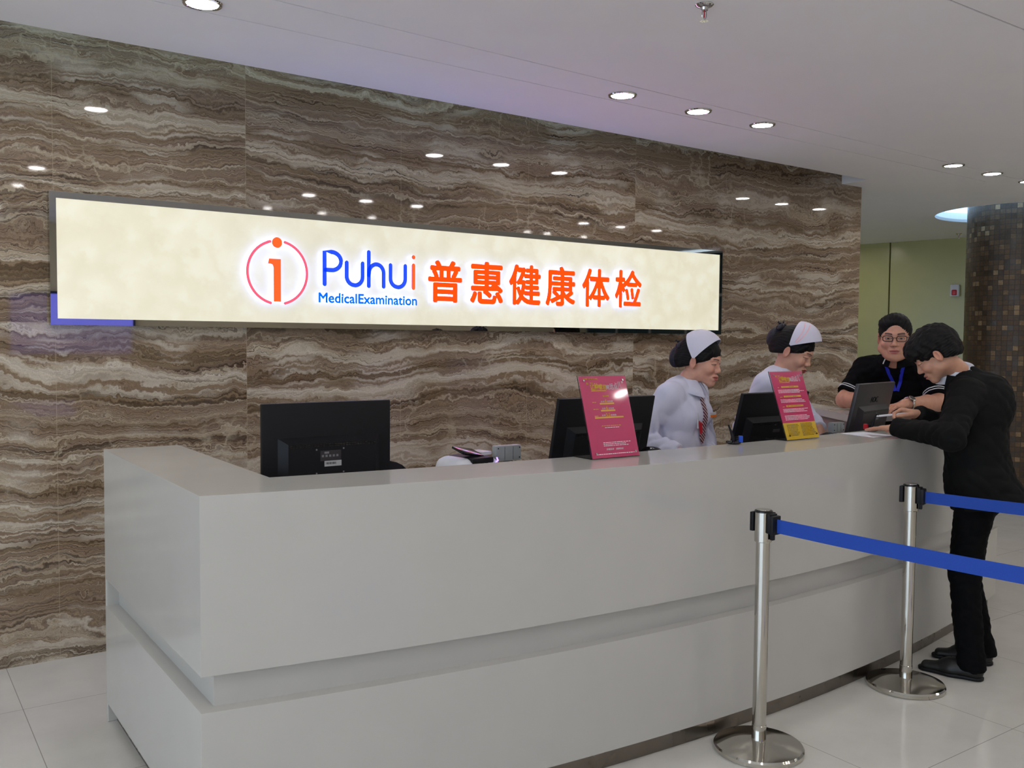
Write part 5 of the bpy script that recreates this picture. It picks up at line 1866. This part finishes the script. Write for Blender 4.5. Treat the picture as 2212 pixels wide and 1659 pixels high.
    sp += [cap(SR - V(0, 0, 0.01), nb - F * 0.03 - V(0, 0, 0.03), 0.068, 0.07, k=0.05), cap(SL - V(0, 0, 0.01), nb - F * 0.03 - V(0, 0, 0.03), 0.068, 0.07, k=0.05)]
    cuffs = []
    for S0, e in ((SR, eR), (SL, eL)):
        d = unit(e - S0)
        end = S0 + (e - S0) * 0.80
        sp += [cap(S0, end, 0.082, 0.074, k=0.05), cut(end + d * 0.012, d, 0.095)]
        cuffs.append((S0, end, d))
    sp += [disp(folds((16, 17, 9), seed=2.2), 0.005)]
    v, q = surface(sp, 0.006)
    attach(to_mesh('polo_shirt', [(v, q, None)], m_polo), root)
    b = B()
    for S0, end, d in cuffs:
        u_ = unit(np.cross(d, V(0.3, 0.2, 1)))
        w_ = np.cross(d, u_)
        for off in (-0.006, -0.020):
            c = end + d * off
            ring_ = []
            for i in range(28):
                a = 2 * math.pi * i / 28
                dr = u_ * math.cos(a) + w_ * math.sin(a)
                hit = on_surface(sp, c + dr * 0.2, -dr, 0.19)
                ring_.append(tuple((hit if hit is not None else c + dr * 0.07) + dr * 0.0008))
            b.tube(ring_, 0.0028, 6, closed=True)
    attach(b.build('sleeve_stripes', m_stripe, None, 60), root)
    Ac = frame(unit((nb - sc) * [1, 1, 0] + F * 0.3), unit(hc - nb))
    attach(collar('shirt_collar', nb - V(0, 0, 0.015), Ac, (0.074, 0.076), 0.036, (0.102, 0.108), 0.054, m_polo, None, gap=0.22, point=0.02), root)
    pts = []
    for t in np.linspace(0, 1, 6):
        th = 0.52
        pts.append(V(nb) - V(0, 0, 0.015) + Ac @ V(math.sin(th) * (0.082 + 0.03 * t), math.cos(th) * (0.086 + 0.034 * t), 0.040 - 0.062 * t))
    attach(ribbon('collar_tipping', pts, Ac[:, 1], 0.006, 0.003, m_stripe, None), root)
    # lanyard
    lan = []
    for s in (1, -1):
        pts, nr = [], []
        for t in np.linspace(0, 1, 14):
            st = nb + F * 0.45 + R * s * (0.062 * (1 - t) + 0.006) - V(0, 0, -0.02 + 0.22 * t)
            hit = on_surface(sp, st, -F, 0.7)
            if hit is not None:
                pts.append(hit + F * 0.004)
                nr.append(F)
        if len(pts) > 3:
            o = attach(ribbon('lanyard', pts, np.array(nr), 0.019, 0.002, m_lany, None), root)
    # trousers, shoes
    tr = [ecap(hip - V(0, 0, 0.04), hip + V(0, 0, 0.04), (0.19, 0.15), (0.19, 0.15), R, k=0.04)]
    for s in (1, -1):
        tr += [cap(hips[s], kn[s], 0.115, 0.085, k=0.03), cap(kn[s], an[s], 0.085, 0.07, k=0.02)]
    v, q = surface(tr, 0.01)
    attach(to_mesh('trousers', [(v, q, None)], m_trouser), root)
    for s in (1, -1):
        attach(shoe('shoe', an[s] - F * 0.07, an[s] + F * 0.20, m_leather, None), root)
    # wristwatch on the left wrist
    d = unit(wL - eL)
    c = eL + (wL - eL) * 0.90
    u_ = unit(V(-0.75, -0.35, 0.55) - d * (V(-0.75, -0.35, 0.55) @ d))
    w_ = np.cross(d, u_)
    Mw = Matrix.Translation(c) @ Matrix(np.stack([w_, d, u_], 1).tolist()).to_4x4()
    ww = attach(B().tube([(0.037 * math.cos(a), 0, 0.037 * math.sin(a)) for a in np.linspace(0, 2 * math.pi, 36, endpoint=False)], 0.0055, 8, closed=True).build('wristwatch', m_steel, None, 60, Mw), root)
    cs = B().lathe([(0.0, 0.034), (0.021, 0.034), (0.022, 0.036), (0.022, 0.043), (0.019, 0.045), (0.0, 0.045)], n=32).build('watch_case', m_steel, None, 40, Mw)
    cs.parent = ww
    dlm = B().lathe([(0.0, 0.0452), (0.0175, 0.0452), (0.0175, 0.0458), (0.0, 0.0458)], n=32).build('watch_dial', m_darkgrey, None, 40, Mw)
    dlm.parent = ww
    return root
polo_man()
# ------------------------------------------------------------------ small things on and behind the counter
# white counter paper
def flat(name, pts, z, th, mat):
    return B().prism(pts, z, z + th).build(name, mat)
tag(flat('paper_sheet', [(3.93, 2.60), (4.10, 2.585), (4.13, 2.79), (3.96, 2.805)], ZTOP + 0.0006, 0.0012, m_paper), 'white paper sheet under the left hand of the man in the dark suit', 'paper')

def pen_stand(loc, rz, clipmat, label):
    t = tag(empty('pen_stand', loc, rz), label, 'pen stand', 'black pen stands on the counter')
    b = B()
    b.lathe([(0.0, 0.0), (0.026, 0.0), (0.027, 0.004), (0.020, 0.010), (0.009, 0.014), (0.0, 0.015)], n=28)
    for k in range(5):
        a = 2 * math.pi * k / 5
        b.ball((0.024 * math.cos(a), 0.024 * math.sin(a), 0.007), (0.012, 0.009, 0.007), 12)
    b.build('base', m_blackgloss, t, 50)
    B().tube([(0, 0, 0.012), (-0.004, 0, 0.03), (-0.012, 0, 0.055), (-0.024, 0, 0.085)], [0.008, 0.007, 0.0055, 0.004], 12).build('pen', m_black, t, 50)
    b = B()
    b.tube([(0.016 + 0.009 * math.cos(a), 0.009 * math.sin(a), 0.012 + 0.0012 * a) for a in np.linspace(0, 18, 60)], 0.0016, 6)
    b.build('coiled_cord', m_blackgloss, t, 60)
    B().box((0.022, -0.010, 0.008), (0.040, 0.008, 0.036), 0.003).build('clip', clipmat, t, 40)
    return t
pen_stand((3.135, 2.765, ZTOP + 0.001), R_(-35), m_bluep, 'black pen stand with a blue clip on the counter in front of the first nurse')
pen_stand((4.215, 2.80, ZTOP + 0.001), R_(150), m_redp, 'black pen stand with a red clip beside the dark grey monitor')

# office chairs whose rounded backs show over the counter
def chair(loc, rz, label):
    t = tag(empty('office_chair', (loc[0], loc[1], 0), rz), label, 'chair', 'black office chairs behind the desk')
    h = loc[2]
    b = B()
    n = 14
    rows = []
    for i in range(n + 1):
        u = i / n * 2 - 1
        z1 = h - 0.17 * abs(u) ** 2.4
        y = -0.02 + 0.05 * u * u
        rows.append([(0.20 * u, y, h - 0.42), (0.21 * u, y - 0.015, h - 0.2), (0.20 * u, y, z1)])
    vs = []
    for dy in (0.0, 0.03):
        vs.append([[b.bm.verts.new((p[0], p[1] + dy, p[2])) for p in r] for r in rows])
    for i in range(n):
        for j in range(2):
            b.bm.faces.new((vs[0][i][j], vs[0][i + 1][j], vs[0][i + 1][j + 1], vs[0][i][j + 1]))
            b.bm.faces.new((vs[1][i][j], vs[1][i][j + 1], vs[1][i + 1][j + 1], vs[1][i + 1][j]))
        b.bm.faces.new((vs[0][i][2], vs[0][i + 1][2], vs[1][i + 1][2], vs[1][i][2]))
        b.bm.faces.new((vs[0][i][0], vs[1][i][0], vs[1][i + 1][0], vs[0][i + 1][0]))
    for i in (0, n):
        for j in range(2):
            b.bm.faces.new((vs[0][i][j], vs[0][i][j + 1], vs[1][i][j + 1], vs[1][i][j]))
    b.build('backrest', m_blackgloss, t, 50)
    B().box((-0.22, 0.0, 0.48), (0.22, 0.42, 0.54), 0.025).build('seat', m_black, t, 40)
    B().tube([(0, 0.2, 0.47), (0, 0.0, 0.45), (0, -0.03, 0.6), (0, -0.02, h - 0.35)], 0.016, 10).build('back_support', m_black, t, 40)
    B().cyl((0, 0.2, 0.08), (0, 0.2, 0.49), 0.025).build('gas_column', m_black, t, 40)
    for k in range(5):
        a = 2 * math.pi * k / 5
        l = B().tube([(0, 0.2, 0.09), (0.24 * math.cos(a), 0.2 + 0.24 * math.sin(a), 0.062)], [0.022, 0.014], 10).build('leg', m_black, t, 40)
        c_ = B().cyl((0.24 * math.cos(a) - 0.012, 0.2 + 0.24 * math.sin(a), 0.027), (0.24 * math.cos(a) + 0.012, 0.2 + 0.24 * math.sin(a), 0.027), 0.027, n=20).build('caster', m_black, l, 40)
    return t
chair((1.685, 3.32, 1.078), R_(0), 'black office chair whose rounded back shows just right of the left monitor')
# hand scanners whose dark domes show just over the counter edge
def hand_scanner(loc, rz, label):
    t = tag(empty('desk_scanner', loc, rz), label, 'scanner', 'black hand scanners behind the counter edge')
    b = B()
    b.box((-0.05, -0.04, 0.0), (0.05, 0.04, 0.02), 0.006)
    b.cyl((0, 0, 0.018), (0, 0, 0.21), 0.016, 0.013, 16)
    b.build('stand', m_black, t, 40)
    B().ball((0, 0, 0.226), (0.062, 0.045, 0.032), 28).build('scanner_head', m_blackgloss, t, 60)
    B().ball((0.02, -0.036, 0.226), (0.024, 0.012, 0.014), 16).build('scan_window', m_darkgrey, t, 60)
    return t
hand_scanner((2.795, 2.93, 0.8512), R_(15), 'black hand scanner on a stand between the first notice and the nearer nurse')
hand_scanner((4.02, 2.92, 0.8512), R_(15), 'black hand scanner on a stand to the right of the crimson and yellow notice')

# white banknote counter with a raised black display
t = tag(empty('banknote_counter', (1.925, 3.03, 0.8512), R_(8)), 'white banknote counter with a tilted black display behind the counter', 'banknote counter')
B().box((-0.115, -0.09, 0.0), (0.095, 0.11, 0.262), 0.06, seg=5).build('housing', m_offwhite, t, 50)
B().box((-0.062, -0.082, 0.215), (0.05, 0.07, 0.264), 0.010).build('control_panel', m_black, t, 40)
B().box((-0.052, -0.04, -0.004), (0.052, 0.04, 0.006), 0.003, mtx=Matrix.Translation((-0.025, -0.01, 0.280)) @ Matrix.Rotation(R_(10), 4, 'Y') @ Matrix.Rotation(R_(14), 4, 'X')).build('display_panel', m_blackgloss, t, 40)
for k in range(4):
    B().cyl((-0.04 + 0.02 * k, -0.084, 0.236), (-0.04 + 0.02 * k, -0.080, 0.238), 0.005, n=12).build('button', m_label, t, 40)
B().box((0.04, -0.02, 0.262), (0.092, 0.06, 0.276), 0.004, mtx=Matrix.Rotation(R_(0), 4, 'X')).build('note_tray', m_offwhite, t, 40)
B().tube([(0.048, -0.088, 0.236), (0.075, -0.075, 0.246), (0.092, -0.05, 0.252)], 0.0035, 8).build('status_strip', emitter('violet_status_light', (170, 130, 255), 1.6), t, 40)

# grey card terminals on curved stands
def terminal(loc, rz, label, w, h):
    t = tag(empty('card_terminal', loc[:3], rz), label, 'card terminal', 'grey card terminals behind the counter')
    z = loc[3] if len(loc) > 3 else 0.235
    b = B().box((-w / 2, -0.012, z), (w / 2, 0.022, z + h), 0.005)
    b.build('case', m_grey, t, 30)
    for sx in (-1, 1):
        for zz in (z + 0.012, z + h - 0.010):
            B().cyl((sx * (w / 2 - 0.009), -0.0135, zz), (sx * (w / 2 - 0.009), -0.011, zz), 0.0028, n=10).build('screw', m_black, t)
    s = B()
    for xx in (-w / 6, w / 6):
        s.box((xx - 0.0006, -0.0128, z + 0.005), (xx + 0.0006, -0.0115, z + h - 0.005))
    s.build('panel_seam', m_darkgrey, t)
    st = B()
    sr = w * 0.5
    st.lathe([(0.0, z - 0.002), (0.3 * sr, z - 0.003), (0.8 * sr, z - 0.018), (sr, z - 0.045), (sr, 0.0), (0.0, 0.0)], n=36)
    st.build('stand', m_grey, t, 30)
    return t
terminal((2.098, 3.03, 0.8512, 0.232), R_(0), 'light grey card terminal on a rounded stand next to the banknote counter', 0.122, 0.062)
terminal((4.145, 2.955, 0.8512, 0.248), R_(0), 'grey card terminal beside the hand of the nurse with the striped cap', 0.095, 0.052)
